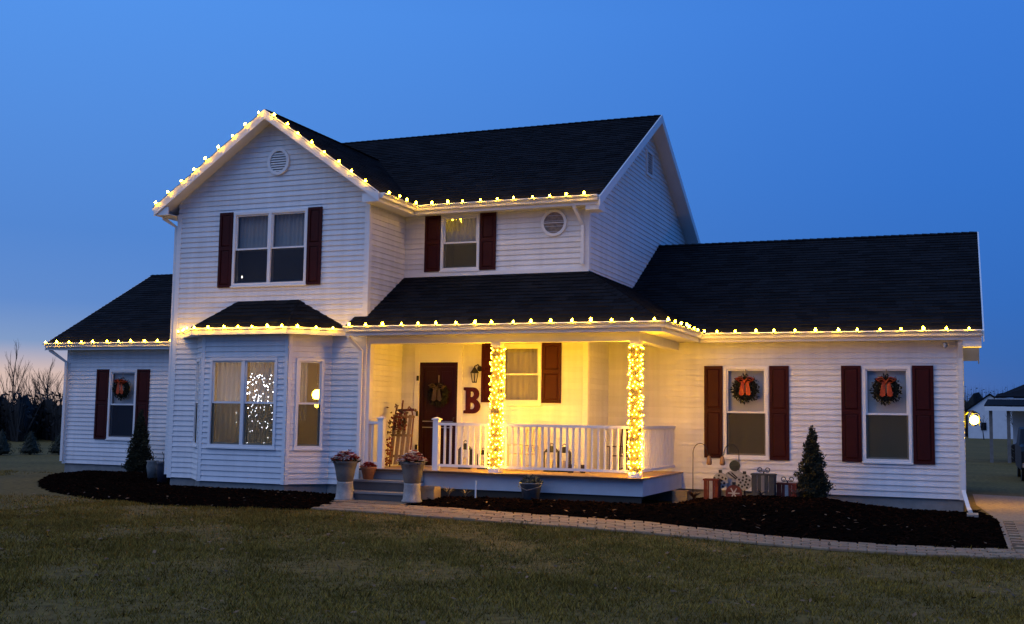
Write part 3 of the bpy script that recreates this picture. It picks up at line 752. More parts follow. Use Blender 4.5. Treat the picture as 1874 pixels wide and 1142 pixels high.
obj('soffit', MB().prism([(-14.9, YA-.03, bz-.12), (-14.04, 17.93, bz-.12), (-11.88, 17.93, bz-.12), (-11.03, YA-.03, bz-.12)], (0,0,0), (0,0,.012)), TRIM, H)
# rake boards
def rake(a, b, t=.028, h=.19, out=(0,-1,0)):
    a, b, out = Vector(a), Vector(b), Vector(out)
    m = MB(); v = [a, b, b+Vector((0,0,-h)), a+Vector((0,0,-h))]; m.prism(v, out*.002, out*t); return obj('rake_board', m, TRIM, H)
up_ = .012
rake((XAe0-.02, YAf, ZE+up_-.01), (XAr, YAf, ZAr+up_)); rake((XAr, YAf, ZAr+up_), (XAe1+.02, YAf, ZE+up_-.01))
rake((-6.34, 19.85, ZE-.04), (-6.34, 24.5, 8.53), out=(1,0,0)); rake((-6.34, 24.5, 8.53), (-6.34, 29.1, ZE), out=(1,0,0))
rake((.30, 21.22, ZP-.03), (.30, 25.54, 5.67), out=(1,0,0)); rake((.30, 25.54, 5.67), (.30, 29.8, ZP), out=(1,0,0))
rake((-21.48, 25.5, 5.45), (-21.48, 21.66, ZP), out=(-1,0,0))
# boxed eave returns at the gable ends
obj('eave_return', MB().box(-.03, .28, 21.30, 21.66, ZP-.30, ZP-.13), TRIM, H)
obj('eave_return', MB().box(XB+.03, -6.36, 19.94, 20.30, ZE-.27, ZE-.13), TRIM, H)
obj('eave_return', MB().box(XA1+.021, XAe1-.002, YAf+.003, YAf+.028, ZE-.175, ZE-.012), TRIM, H)
obj('eave_return', MB().box(XAe0+.002, XA0-.021, YAf+.003, YAf+.028, ZE-.175, ZE-.012), TRIM, H)
# flashing strip along wall over porch roof
obj('flashing', MB().box(XA1+.02, XB+.02, YB-.035, YB-.016, 4.385, 4.46), TRIM, H)
# ---- downspouts
def spout(path):
    d = obj('downspout', MB().tube(path, .045, 4), GUTTER, H); return d
spout([(XA1-.24, YA-.24, 3.14), (XA1-.24, YA-.24, 3.05), (XA1-.06, YA-.07, 2.80), (XA1-.06, YA-.07, .30)])
spout([(XB-.20, YB-.28, ZE-.10), (XB-.20, YB-.28, ZE-.2), (XB-.10, YB-.07, 5.28), (XB-.10, YB-.07, 4.52)])
spout([(XR-.02, YR-.20, ZP-.1), (XR-.02, YR-.20, ZP-.24), (XR-.02, YR-.08, 2.75), (XR-.02, YR-.08, .42), (XR+.06, YR-.3, .12), (XR+.09, YR-.55, .08)])
spout([(XL-.30, YL-.32, ZP-.1), (XL-.30, YL-.32, ZP-.18), (XL+.02, YL-.08, 2.78), (XL+.02, YL-.08, .3)])
spout([(XAe0+.03, YA-.1, ZE-.1), (XAe0+.03, YA-.1, ZE-.2), (XA0-.09, YA+.05, ZE-.38), (XA0-.09, YA+.05, .3)])

# ---- porch
XD0, XD1, YD, ZD = XA1, -5.14, 18.70, .573
NOSE = mat('dark_brown_nosing', (.07, .035, .02), .6, .2, 7)
deck = empty('porch_deck', (-8, 19.5, .4), parent=H)
y = YD-.02-.10; k = 0
while y < YB-.02:
    yb = min(y+.138, YB-.02); m = MB().box(XD0+.02, XD1+.02, y+.003, yb-.003, ZD-.03, ZD+.0015*(k % 3)); obj('deck_board', m, DECKB if k else NOSE, deck); y += .138; k += 1
while y < YR-.02:
    yb = min(y+.138, YR-.02); m = MB().box(XB+.02, XD1+.02, y+.003, yb-.003, ZD-.03, ZD+.0015*(k % 3)); obj('deck_board', m, DECKB, deck); y += .138; k += 1
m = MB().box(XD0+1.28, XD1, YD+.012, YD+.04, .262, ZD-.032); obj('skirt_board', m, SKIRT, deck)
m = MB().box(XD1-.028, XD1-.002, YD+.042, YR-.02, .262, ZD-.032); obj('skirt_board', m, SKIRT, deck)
m = MB().box(XD0+.02, XD1-.04, YD+.05, YD+.09, .0, ZD-.035); obj('joist', m, mat('dark_joist_wood', (.05, .04, .03), .9), deck)
# steps
SX0, SX1 = -10.60, -9.30
st = empty('porch_steps', ((SX0+SX1)/2, 18.3, 0), parent=H)
STEPM = mat('shaded_step_paint', (.09, .08, .075), .6, .15, 5)  # riser and tread tones lowered: shade on the steps put into the colour
for i, (z, yf) in enumerate(((.19, 18.02), (.382, 18.34))):
    obj('tread', MB().box(SX0, SX1, yf-.025, 18.68 if i else 18.36, z-.035, z), mat('shaded_tread_paint', (.26, .235, .215), .55, .12, 6), st)
    obj('riser', MB().box(SX0+.01, SX1-.01, yf, yf+.03, z-.19, z-.036), STEPM, st)
obj('riser', MB().box(SX0+.01, SX1-.01, 18.685, 18.70, .385, ZD-.033), mat('pale_riser_paint', (.38, .35, .32), .6, .1, 6), st)
for x in (SX0-.005, SX1-.025): obj('stringer', MB().add([(x, 18.035, 0), (x, 18.035, .153), (x, 18.36, .153), (x, 18.36, .345), (x, 18.68, .345), (x, 18.68, 0)]+[(x+.03, 18.035, 0), (x+.03, 18.035, .153), (x+.03, 18.36, .153), (x+.03, 18.36, .345), (x+.03, 18.68, .345), (x+.03, 18.68, 0)],
    [(0,1,2,3,4,5), (11,10,9,8,7,6)]+[(i, (i+1) % 6, (i+1) % 6+6, i+6) for i in range(6)]), TRIM, st)
# ceiling, beams, columns
obj('porch_ceiling', MB().box(XA1+.02, -4.78, 18.43, YB-.02, ZP-.155, ZP-.14), TRIM, H)
obj('porch_ceiling', MB().box(XB+.02, -4.78, YB-.018, 21.55, ZP-.155, ZP-.14), TRIM, H)
C1, C2, YC = -7.93, -5.31, 18.84
obj('porch_beam', MB().box(XA1+.022, C2+.10, YC-.09, YC+.09, 2.935, ZP-.157), TRIM, H)
obj('porch_beam', MB().box(C2-.09, C2+.10, YC+.092, YR-.02, 2.937, ZP-.158), TRIM, H)
for cx in (C1, C2):
    c = empty('porch_column', (cx, YC, ZD), parent=H); h = .075
    obj('shaft', MB().box(cx-h, cx+h, YC-h, YC+h, ZD+.09, 2.87), TRIM, c)
    obj('base', MB().box(cx-h-.025, cx+h+.025, YC-h-.025, YC+h+.025, ZD+.002, ZD+.088), TRIM, c)
    obj('capital', MB().box(cx-h-.02, cx+h+.02, YC-h-.02, YC+h+.02, 2.872, 2.933), TRIM, c)
obj('half_column', MB().box(XA1+.022, XA1+.09, YC-.07, YC+.07, ZD+.002, 2.933), TRIM, H)
# railings
def railing(a, b, posts=()):
    a, b = Vector(a), Vector(b); d = (b-a); L = d.length; d.normalize(); r = empty('porch_railing', (a+b)/2+Vector((0,0,ZD)), parent=H)
    zt, zb = ZD+.86, ZD+.10
    obj('top_rail', MB().beam(a+Vector((0,0,zt)), b+Vector((0,0,zt)), .075, .05), TRIM, r)
    obj('bottom_rail', MB().beam(a+Vector((0,0,zb)), b+Vector((0,0,zb)), .05, .045), TRIM, r)
    n = int(round(L/.118)); me = None; sd = Vector((-d.y, d.x, 0))
    for i in range(1, n):
        p = a+d*(L*i/n)
        if me is None:
            o = obj('baluster', MB().obox(p+Vector((0,0,(zt+zb)/2)), d, sd, (0,0,1), .017, .017, (zt-zb)/2-.026), TRIM, r); me = o.data
        else: place('baluster', me, p+Vector((0,0,zb+.026)), r)
    for p in posts:
        p = Vector(p); q = empty('newel_post', p+Vector((0,0,ZD)), parent=r)
        obj('post', MB().box(p.x-.055, p.x+.055, p.y-.055, p.y+.055, ZD+.002, ZD+.93), TRIM, q)
        obj('cap', MB().box(p.x-.075, p.x+.075, p.y-.075, p.y+.075, ZD+.932, ZD+.955).add([(p.x-.07, p.y-.07, ZD+.956), (p.x+.07, p.y-.07, ZD+.956), (p.x+.07, p.y+.07, ZD+.956), (p.x-.07, p.y+.07, ZD+.956), (p.x, p.y, ZD+.99)], [(0,1,4),(1,2,4),(2,3,4),(3,0,4)]), TRIM, q)
XN = -9.13
railing((XN+.055, YC, 0), (C1-.086, YC, 0), [(XN, YC, 0)])
railing((C1+.086, YC, 0), (C2-.086, YC, 0))
railing((C2, YC+.086, 0), (C2, YR-.02, 0))
railing((XA1+.02, YC, 0), (XA1+.28, YC, 0), [(XA1+.34, YC, 0)])
# door
dx0, dx1, dz0, dz1 = -10.214, -9.359, .59, 2.653
door = empty('front_door', ((dx0+dx1)/2, YB, dz0), parent=H); door['label'] = 'dark maroon front door with a wreath'
frame4(ptB, dx0-XB0-.10, dx1-XB0+.10, dz0-.10, dz1+.36, .10, .004, .032, 'door_casing', H)
board(ptB, dx0-XB0, dx1-XB0, dz1+.03, dz1+.26, .022, .027, 'transom_panel', H, TRIM)
board(ptB, dx0-XB0-.0, dx1-XB0+.0, dz1-.001, dz1+.028, .004, .03, 'transom_bar', H, TRIM)
board(ptB, dx0-XB0, dx1-XB0, dz0, dz1-.002, -.05, -.015, 'leaf', door, DOORM)
frame4(ptB, dx0-XB0+.01, dx1-XB0-.01, dz0+.005, dz1-.007, .085, -.012, .01, 'storm_frame', door, DOORM)
board(ptB, dx0-XB0+.095, dx1-XB0-.095, 1.42, 1.50, -.012, .009, 'storm_rail', door, DOORM)
for a, b, c, d in ((.13, .39, .72, 1.36), (.47, .73, .72, 1.36), (.13, .39, 1.60, 2.5), (.47, .73, 1.60, 2.5)):
    frame4(ptB, dx0-XB0+a, dx0-XB0+b, c, d, .035, -.0149, -.006, 'panel', door, DOORM)
for z in (1.34, 1.46): board(ptB, dx0-XB0+.09, dx1-XB0-.09, z, z+.018, .011, .018, 'push_bar', door, mat('dull_steel', (.45,.45,.45), .35, metal=1.))
for z in (.95, 1.62, 2.33): obj('hinge', MB().tube([(dx0-.025, YB-.04, z-.05), (dx0-.025, YB-.04, z+.05)], .028, 6), BLACK, door)
obj('handle', MB().tube([(dx1-.06, YB-.03, 1.42), (dx1-.06, YB-.07, 1.43), (dx1-.06, YB-.07, 1.54), (dx1-.06, YB-.03, 1.55)], .012, 6), BLACK, door)

# ------------------------------------------------------------------ strings of lights
bulb_me, _ = raw('bulb', MB().lathe([(.010, 0), (.021, .015), (.0235, .028), (.017, .045), (.003, .062)], 7), BULB, True, loc=(0,0,0))
def walkpath(path, spacing, start=.0):
    P = [Vector(p) for p in path]; out = []; rest = start
    for a, b in zip(P, P[1:]):
        L = (b-a).length; d = (b-a)/L; t = rest
        while t < L: out.append(a+d*t); t += spacing
        rest = t-L
    return out
def string(path, label, spacing=.37, start=.1, out=(0,0,0), group='roof edge lights'):
    s = empty('string_lights', path[0], label, 'string lights', group); m = MB(); pts = walkpath(path, spacing, start)
    fine = walkpath(path, .09, 0); m.tube([p+Vector((0,0,.004+.006*math.sin(i*1.9))) for i, p in enumerate(fine)], .006, 4)
    obj('cable', m, WIRE, s)
    sock = None
    for p in pts:
        p = p+Vector((random.uniform(-.03, .03), random.uniform(-.008, .008), 0))
        if sock is None: o = obj('socket', MB().lathe([(.012, 0), (.013, .03)], 6, p), WIRE, s); sock = o.data
        else: place('socket', sock, p, s)
        b = place('bulb', bulb_me, p+Vector((0,0,.028)), s); b.rotation_euler = (random.uniform(-.3, .3), random.uniform(-.3, .3), 0)
        k_ = random.uniform(.78, 1.12); b.scale = (k_, k_, k_*random.uniform(.9, 1.1))
    return s
g = .150
string([(XAe0-.02, YAf-.065, ZE-.03), (XAr, YAf-.065, ZAr-.025)], 'warm bulbs along the left slope of the front gable')
string([(XAr+.15, YAf-.065, ZAr-.13), (XAe1+.03, YAf-.065, ZE-.03)], 'warm bulbs along the right slope of the front gable')
string([(XAe1+g, YAf+.1, ZE-.040), (XAe1+g, 19.92-g, ZE-.040), (-6.4, 19.92-g, ZE-.040)], 'warm bulbs on the upper gutter between front gable and main gable end', .36)
string([(-14.98, YA-.08, bz-.05), (-14.06-.04, 17.9-.085, bz-.05), (-11.86+.04, 17.9-.085, bz-.05), (-11.0, YA-.08, bz-.05)], 'warm bulbs round the edge of the small bay window roof', .33)
string([(-10.85, 18.4-g, ZP-.040), (-4.74+g, 18.4-g, ZP-.040), (-4.74+g, 21.28-g, ZP-.040)], 'warm bulbs on the gutter over the porch', .37)
string([(-4.5, 21.28-g, ZP-.040), (.28, 21.28-g, ZP-.040)], 'warm bulbs on the low gutter of the right wing', .375)
string([(-21.47, 21.68-g, ZP-.040), (-15.25, 21.68-g, ZP-.040)], 'warm bulbs on the gutter of the left wing', .385)
mini_me, _ = raw('bulb', MB().sphere((0,0,0), .0095, 5, 4, 1.6), MINI, True, loc=(0,0,0))
for cx, lab in ((C1, 'tiny warm lights wrapped round the porch column nearer the door'), (C2, 'tiny warm lights wrapped round the porch corner column')):
    s = empty('column_lights', (cx, YC, ZD), lab, 'string lights', 'porch column lights')
    hw = .094; turns = 25; z0, z1 = ZD+.10, 2.84; pts = []
    per = 8*hw
    def sq(t):
        q = (t % 1)*4; k = int(q); f = (q-k)*2-1
        return [(f*hw, -hw), (hw, f*hw), (-f*hw, hw), (-hw, -f*hw)][k]
    N = turns*24
    for i in range(N+1):
        x, y = sq(i/24); pts.append((cx+x*1.0, YC+y*1.0, z0+(z1-z0)*i/N+.02*math.sin(i*.7)))
    obj('cable', MB().tube(pts, .004, 3), WIRE, s)
    m = MB(); hh = .079
    for a, b in (((-hh, -hh), (hh, -hh)), ((hh, -hh), (hh, hh)), ((hh, hh), (-hh, hh)), ((-hh, hh), (-hh, -hh))): m.add([(cx+a[0], YC+a[1], z0), (cx+b[0], YC+b[1], z0), (cx+b[0], YC+b[1], z1), (cx+a[0], YC+a[1], z1)], [(0,1,2,3)])
    obj('dark_sleeve', m, mat('glare_sleeve_tone', (.095, .08, .078), .9, .4, 30), s)  # dark sleeve added over the white shaft so it does not burn out
    nb = 240
    for i in range(nb):
        t = (i+random.random()*.5)*turns/nb; x, y = sq(t); zz = z0+(z1-z0)*t/turns+random.uniform(-.035, .035)
        if math.sin(zz*9.3+cx) > .93 and random.random() < .8: zz += .05
        k = 1.0+random.uniform(.0, .18)
        b = place('bulb', mini_me, (cx+x*k, YC+y*k, zz), s); b.rotation_euler = (random.uniform(-1, 1), random.uniform(-1, 1), 0)

# ------------------------------------------------------------------ wreaths
def leaf_cloud(n, fn, size, mb=None):
    m = mb or MB()
    for i in range(n):
        p, nn = fn(); p = Vector(p); nn = Vector(nn).normalized(); d = (nn+Vector((random.gauss(0,.6), random.gauss(0,.6), random.gauss(0,.6)))).normalized()
        sd = d.cross(Vector((random.gauss(0,1), random.gauss(0,1), random.gauss(0,1)))).normalized(); L = size*random.uniform(.6, 1.3); w = L*.28
        m.add([p-d*L*.2, p+sd*w+d*L*.3, p+d*L, p-sd*w+d*L*.3], [(0,1,2,3)], random.random())
    return m
def make_wreath(rad=.18, tube=.09, bow=RED):
    w = empty('wreath', (0, 0, 0))
    def f():
        a = random.random()*2*PI; b = random.random()*2*PI; rr = tube*random.uniform(.4, 1)
        c = Vector((math.cos(a), 0, math.sin(a))); n_ = c*math.cos(b)+Vector((0, -1, 0))*abs(math.sin(b))
        return c*rad+n_*rr, n_
    m = leaf_cloud(600, f, .05)
    for k in range(24):
        a0, a1 = 2*PI*k/24, 2*PI*(k+1)/24
        m.tube([(rad*math.cos(a0), -.02, rad*math.sin(a0)), (rad*math.cos(a1), -.02, rad*math.sin(a1))], tube*.55, 5, caps=False)
    obj('foliage', m, mat('wreath_needles', (.013, .014, .007), .85, .5, 25, tint=.5), w, tint=True)
    b = MB()
    for sx in (-1, 1):
        for s2, ln in ((1, .17), (.4, .14)):   # loops
            loop = [(0, -.09, rad*.75), (sx*.07, -.12, rad*.75+.07*s2+.02), (sx*ln, -.10, rad*.75+.05*s2), (sx*.10, -.07, rad*.75-.01), (0, -.085, rad*.75)]
            for p, q in zip(loop, loop[1:]): b.beam(p, q, .008, .075, (0,-1,0.2))
        b.add([(sx*.01, -.09, rad*.75), (sx*.07, -.11, rad*.75), (sx*.115, -.10, -rad*.6), (sx*.07, -.095, -rad*.78), (sx*.015, -.10, -rad*.6)], [(0,1,2,3,4)])
    b.sphere((0, -.105, rad*.75), .03, 8, 6)
    obj('bow', b, bow, w)
    obj('hanger', MB().beam((0, -.01, rad), (0, -.01, rad+.22), .014, .004, (0,-1,0)), mat('thin_ribbon', (.3, .25, .18), .6), w)
    return w
wr = make_wreath(); move(wr, (-3.90, YR-.02, 2.19)); tag(wr, 'wreath with orange-red bow on the right wing window nearer the porch', 'wreath', 'window wreaths')
w = copy_tree(wr); move(w, (-1.338, YR-.02, 2.19)); tag(w, 'wreath with orange-red bow on the right wing window nearer the house corner', 'wreath', 'window wreaths')
w = copy_tree(wr); move(w, (-19.31, YL-.02, 2.12)); tag(w, 'dark wreath on the left wing window', 'wreath', 'window wreaths')
w2 = make_wreath(.17, .06, mat('dusty_gold_ribbon', (.06, .04, .025), .6, .2, 30)); move(w2, (-9.77, YB-.02, 2.0)); tag(w2, 'dark wreath with small pale bow on the front door', 'wreath')

# ------------------------------------------------------------------ porch furnishings
# wall lantern (unlit)
t = empty('wall_lantern', (-8.93, YB-.02, 2.25), 'unlit black carriage lantern on the porch wall', 'lantern')
obj('back_plate', MB().lathe([(.055, 0), (.055, .02)], 12, (0,0,0)), BLACK, t); bp = t.children[0]; bp.location = (.05, 0, .27); bp.rotation_euler.x = PI/2
obj('arm', MB().tube([(-8.88, YB-.03, 2.53), (-8.88, YB-.12, 2.60), (-8.93, YB-.17, 2.56), (-8.93, YB-.17, 2.50)], .014, 6), BLACK, t)
obj('roof', MB().lathe([(.02, .10), (.055, .05), (.095, .0), (.085, -.012)], 6, (-8.93, YB-.17, 2.44)), BLACK, t)
obj('base', MB().lathe([(.05, 0), (.055, .02)], 6, (-8.93, YB-.17, 2.24)), BLACK, t)
for k in range(6):
    a = k*PI/3; obj('bar', MB().tube([(-8.93+.045*math.cos(a), YB-.17+.045*math.sin(a), 2.255), (-8.93+.08*math.cos(a), YB-.17+.08*math.sin(a), 2.43)], .006, 4), BLACK, t)
obj('glass', MB().lathe([(.042, 0), (.076, .17)], 6, (-8.93, YB-.17, 2.258)), GLASS, t)
# letter B
def letter_B():
    cu = bpy.data.curves.new('B', 'CURVE'); cu.dimensions = '2D'; cu.fill_mode = 'BOTH'; cu.extrude = .014; cu.bevel_depth = .003
    def sp(pts):
        s = cu.splines.new('POLY'); s.points.add(len(pts)-1); s.use_cyclic_u = True
        for q, (x, y) in zip(s.points, pts): q.co = (x, y, 0, 1)
    def arc(cx, cy, rx, ry, a0, a1, n=9): return [(cx+rx*math.cos(R(a0+(a1-a0)*i/n)), cy+ry*math.sin(R(a0+(a1-a0)*i/n))) for i in range(n+1)]
    outer = [(0, 0), (0, .05), (.045, .065), (.045, .445), (0, .46), (0, .51)]+arc(.19, .385, .125, .125, 90, -62)+arc(.19, .14, .155, .14, 62, -90)
    sp(outer); sp(arc(.17, .375, .045, .055, 90, -90)+[(.135, .32), (.135, .43)]); sp(arc(.17, .145, .06, .065, 90, -90)+[(.135, .08), (.135, .21)])
    o = bpy.data.objects.new('B_tmp', cu); COL.objects.link(o); bpy.context.view_layer.update()
    me = bpy.data.meshes.new_from_object(o); bpy.data.objects.remove(o)
    me.materials.clear(); me.materials.append(mat('dark_red_letter', (.05, .006, .0045), .5, .2, 12, spec=.2)); me.name = 'letter_sign'
    o = bpy.data.objects.new('letter_sign', me); COL.objects.link(o); o.location = (-9.21, YB-.035, 1.64); o.rotation_euler.x = PI/2
    o.scale = (1.03, 1.0, 1)
    return tag(o, 'large dark red letter B on the porch wall beside the door', 'letter')
letter_B()
# old sled leaning beside the door, dressed with berries
WOOD = mat('weathered_sled_wood', (.30, .19, .09), .7, .35, 12, .2, 60); DKRED = mat('dark_red_berries', (.16, .012, .010), .45, .3, 40); RUST = mat('rusty_red_runner', (.12, .03, .015), .6, .3, 20)
sx, sy = -10.17, 19.42
t = empty('wooden_sled', (sx, sy, ZD), 'old wooden sled with red berries standing beside the front door', 'sled')
def lean(x, z, o=0.): return (sx+x, sy-.12+.22*z/1.2+o, ZD+z)
for i, x in enumerate((-.17, -.06, .05, .16)):
    m = MB(); m.prism([lean(x-.036, .06), lean(x+.036, .06), lean(x+.036, 1.02+.06*(i in (1, 2))), lean(x-.036, 1.02+.06*(i in (1, 2)))], (0,-.009,0), (0,.009,0)); obj('slat', m, WOOD, t)
for x in (-.21, .21):
    obj('runner', MB().tube([lean(x, .01, .06), lean(x, .5, .05), lean(x*.98, .95, .04), lean(x*.8, 1.12, .0), lean(x*.62, 1.18, -.05), lean(x*.55, 1.10, -.09)], .016, 6), RUST, t)
for z in (.22, .62, .98): obj('crossbar', MB().beam(lean(-.23, z, .035), lean(.23, z, .035), .035, .05), WOOD, t)
obj('steering_bar', MB().beam(lean(-.10, 1.10, -.03), lean(.24, 1.12, -.03), .03, .05), RUST, t)
obj('rope_post', MB().tube([lean(-.03, 1.02, -.03), lean(-.02, 1.30, -.04)], .018, 6), RUST, t)
m = MB()
for i in range(150):
    a = random.random(); z = .70+.35*random.random() if i < 85 else random.choice((.12, .30, .48))+random.gauss(0, .06); x = (-.05+random.gauss(0, .09)) if i < 85 else -.20+random.gauss(0, .03)
    m.sphere(lean(x, z, -.05-random.random()*.05), random.uniform(.012, .024), 5, 4)
obj('berries', m, DKRED, t, kind='stuff')
def f():
    x = random.gauss(-.03, .1); z = random.gauss(.86, .14); return lean(x, z, -.04), (x, -1, random.uniform(-.5, .8))
obj('greenery', leaf_cloud(120, f, .09), mat('dried_stems', (.18, .12, .05), .8, .4, 20, tint=.4), t, tint=True, kind='stuff')
# lanterns, rocking chair and small things behind the railing
def make_lantern(h=.42, w=.10):
    t = empty('floor_lantern', (0,0,0))
    obj('base', MB().box(-w-.01, w+.01, -w-.01, w+.01, 0, .03), BLACK, t)
    for x in (-1, 1):
        for y in (-1, 1): obj('post', MB().box(x*w-.012, x*w+.012, y*w-.012, y*w+.012, .031, h*.68), BLACK, t)
    obj('roof', MB().add([(-w-.015,-w-.015,h*.68+.001),(w+.015,-w-.015,h*.68+.001),(w+.015,w+.015,h*.68+.001),(-w-.015,w+.015,h*.68+.001),(-.03,-.03,h*.9),(.03,-.03,h*.9),(.03,.03,h*.9),(-.03,.03,h*.9)],
        [(0,3,2,1),(0,1,5,4),(1,2,6,5),(2,3,7,6),(3,0,4,7),(4,5,6,7)]), BLACK, t)
    obj('handle', MB().tube([(-.03,0,h*.9), (-.035,0,h*.96), (0,0,h), (.035,0,h*.96), (.03,0,h*.9)], .007, 5), BLACK, t)
    obj('candle', MB().lathe([(.035, .031), (.035, h*.4)], 10), mat('cream_candle', (.6, .52, .4), .6), t)
    return t
L1 = make_lantern(.54, .11); move(L1, (-8.95, 19.75, ZD+.004), .3); tag(L1, 'tall black lantern on the porch floor right of the door', 'lantern', 'porch floor lanterns')
L2 = copy_tree(L1); move(L2, (-8.62, 19.85, ZD+.004), .1, .75); tag(L2, 'smaller black lantern behind the railing beside the lit column', 'lantern', 'porch floor lanterns')
L3 = copy_tree(L1); move(L3, (-7.20, 19.8, ZD+.004), .0, .98); tag(L3, 'black lantern in the middle of the porch, left of a close pair', 'lantern', 'porch floor lanterns')
L4 = copy_tree(L1); move(L4, (-6.97, 19.86, ZD+.004), .2, .96); tag(L4, 'black lantern in the middle of the porch, right of a close pair', 'lantern', 'porch floor lanterns')
PALE = mat('pale_chair_wood', (.55, .48, .36), .6, .15, 10)
def chair(name, x, y, rz, label, m_):
    t = empty(name, (0,0,0))
    for sx_ in (-.27, .27):
        obj('rocker', MB().tube([(sx_, -.42, .07), (sx_, -.2, .025), (sx_, .1, .02), (sx_, .42, .10)], .02, 6), m_, t)
        obj('front_leg', MB().tube([(sx_, -.25, .03), (sx_, -.25, .62)], .02, 6), m_, t)
        obj('back_post', MB().tube([(sx_, .2, .04), (sx_, .24, .5), (sx_, .36, 1.1)], .022, 6), m_, t)
        obj('armrest', MB().box(sx_-.045, sx_+.045, -.32, .27, .621, .645), m_, t)
    for k in range(6): obj('seat_slat', MB().box(-.26, .26, -.26+k*.085, -.26+k*.085+.07, .40, .42), m_, t)
    for k in range(5): obj('back_slat', MB().beam((-.2+k*.1, .235, .46), (-.2+k*.1, .345, 1.02), .05, .015, (0,1,0)), m_, t)
    obj('top_rail', MB().box(-.29, .29, .335, .365, 1.02, 1.12), m_, t)
    move(t, (x, y, ZD+.004), rz, .76); tag(t, label, 'chair'); return t
chair('rocking_chair', -7.75, 19.72, -.5, 'pale wooden rocking chair behind the railing right of the lit column', PALE)
chair('rocking_chair', -5.95, 20.35, -.25, 'dark rocking chair in the corner of the porch by the side wall', mat('dark_chair_wood', (.05, .025, .015), .5, .3, 12))
for i, (x, y, lab) in enumerate(((-6.76, 19.62, 'small dark pot on the porch floor beside the lantern pair'), (-6.55, 19.7, 'small dark pot on the porch floor nearer the dark rocking chair'))):
    t = empty('flower_pot', (x, y, ZD+.003), lab, 'pot')
    obj('pot', MB().lathe([(.05, 0), (.075, .13), (.08, .135), (.08, .15), (.065, .15), (.06, .10)], 12, (x, y, ZD+.003)), mat('dark_glazed_pot', (.03, .022, .018), .3), t)
    obj('soil', MB().lathe([(.062, .12), (.062, .125)], 10, (x, y, ZD+.003)), MULCH, t)
# doormat glow-red planter by the door
# ------------------------------------------------------------------ planters in front
STONE = mat('grey_cast_stone', (.30, .29, .27), .85, .3, 9, .4, 50)
def flowers(mbr, mbw, c, rad, n, h):
    for i in range(n):
        a = random.random()*2*PI; r = rad*math.sqrt(random.random()); p = Vector((c[0]+r*math.cos(a), c[1]+r*math.sin(a), c[2]+h*(1-(r/rad)**2)*random.uniform(.5, 1)+.01))
        m = mbw if (random.random() < .38) else mbr
        for k in range(6):
            b = k*PI/3+random.random(); d = Vector((math.cos(b), math.sin(b), .5)).normalized()*random.uniform(.035, .06); sd = Vector((-math.sin(b), math.cos(b), 0))*.026
            m.add([p, p+d*.6+sd, p+d, p+d*.6-sd], [(0,1,2,3)])
FLR = mat('deep_red_petals', (.30, .025, .012), .6, .3, 40); FLW = mat('white_petals', (.82, .80, .78), .6)
def urn(x, y, z, label):
    t = empty('urn_planter', (x, y, z), label, 'planter', 'urn planters beside the steps')
    obj('pedestal', MB().lathe([(.185, 0), (.185, .03), (.165, .05), (.145, .30), (.15, .335)], 20, (x, y, z)), STONE, t, True)
    obj('pot', MB().lathe([(.13, .337), (.15, .36), (.185, .55), (.215, .66), (.235, .675), (.235, .71), (.205, .71), (.19, .64)], 20, (x, y, z)), mat('dark_resin_pot', (.16, .145, .12), .7, .35, 8), t, True)
    obj('soil', MB().lathe([(.19, .655), (.19, .66)], 12, (x, y, z)), MULCH, t)
    a, b = MB(), MB(); flowers(a, b, (x, y, z+.70), .26, 150, .20); obj('red_flowers', a, FLR, t, kind='stuff'); obj('white_flowers', b, FLW, t, kind='stuff')
    def f():
        an = random.random()*2*PI; r = .24*math.sqrt(random.random()); return (x+r*math.cos(an), y+r*math.sin(an), z+.68+.05*random.random()), (math.cos(an), math.sin(an), .6)
    obj('leaves', leaf_cloud(110, f, .07), GREEN, t, tint=True)
    return t
urn(-10.52, 17.93, .03, 'stone urn planter of red and white flowers left of the steps')
urn(-9.15, 17.93, .05, 'stone urn planter of red and white flowers right of the steps')
TERRA = mat('terracotta', (.30, .13, .07), .8, .25, 12, .2, 60)
t = empty('flower_pot', (-10.36, 18.5, .384), 'round terracotta pot of red flowers on the top step', 'pot')
obj('pot', MB().lathe([(.09, 0), (.14, .19), (.155, .20), (.155, .235), (.135, .235), (.125, .17)], 16, (-10.36, 18.5, .384)), TERRA, t, True)
a, b = MB(), MB(); flowers(a, b, (-10.36, 18.5, .60), .15, 45, .08); obj('red_flowers', MB().add(a.v+b.v, a.f+[tuple(i+len(a.v) for i in q) for q in b.f]), FLR, t, kind='stuff')
bz_ = bedz(-9.0, 18.35)
t = empty('planter_box', (-8.97, 18.3, bz_), 'small square tan planter in the mulch right of the steps', 'planter')
TAN = mat('tan_clay', (.34, .27, .17), .8, .2, 10, .2, 40)
for (x0, x1, y0, y1) in ((-9.11, -8.83, 18.16, 18.185), (-9.11, -8.83, 18.415, 18.44), (-9.11, -9.085, 18.187, 18.413), (-8.855, -8.83, 18.187, 18.413)):
    obj('side', MB().box(x0, x1, y0, y1, bz_-.02, bz_+.23), TAN, t)
obj('rim', MB().box(-9.13, -8.81, 18.14, 18.16, bz_+.19, bz_+.24), TAN, t); obj('soil', MB().box(-9.084, -8.856, 18.19, 18.41, bz_+.02, bz_+.19), MULCH, t)
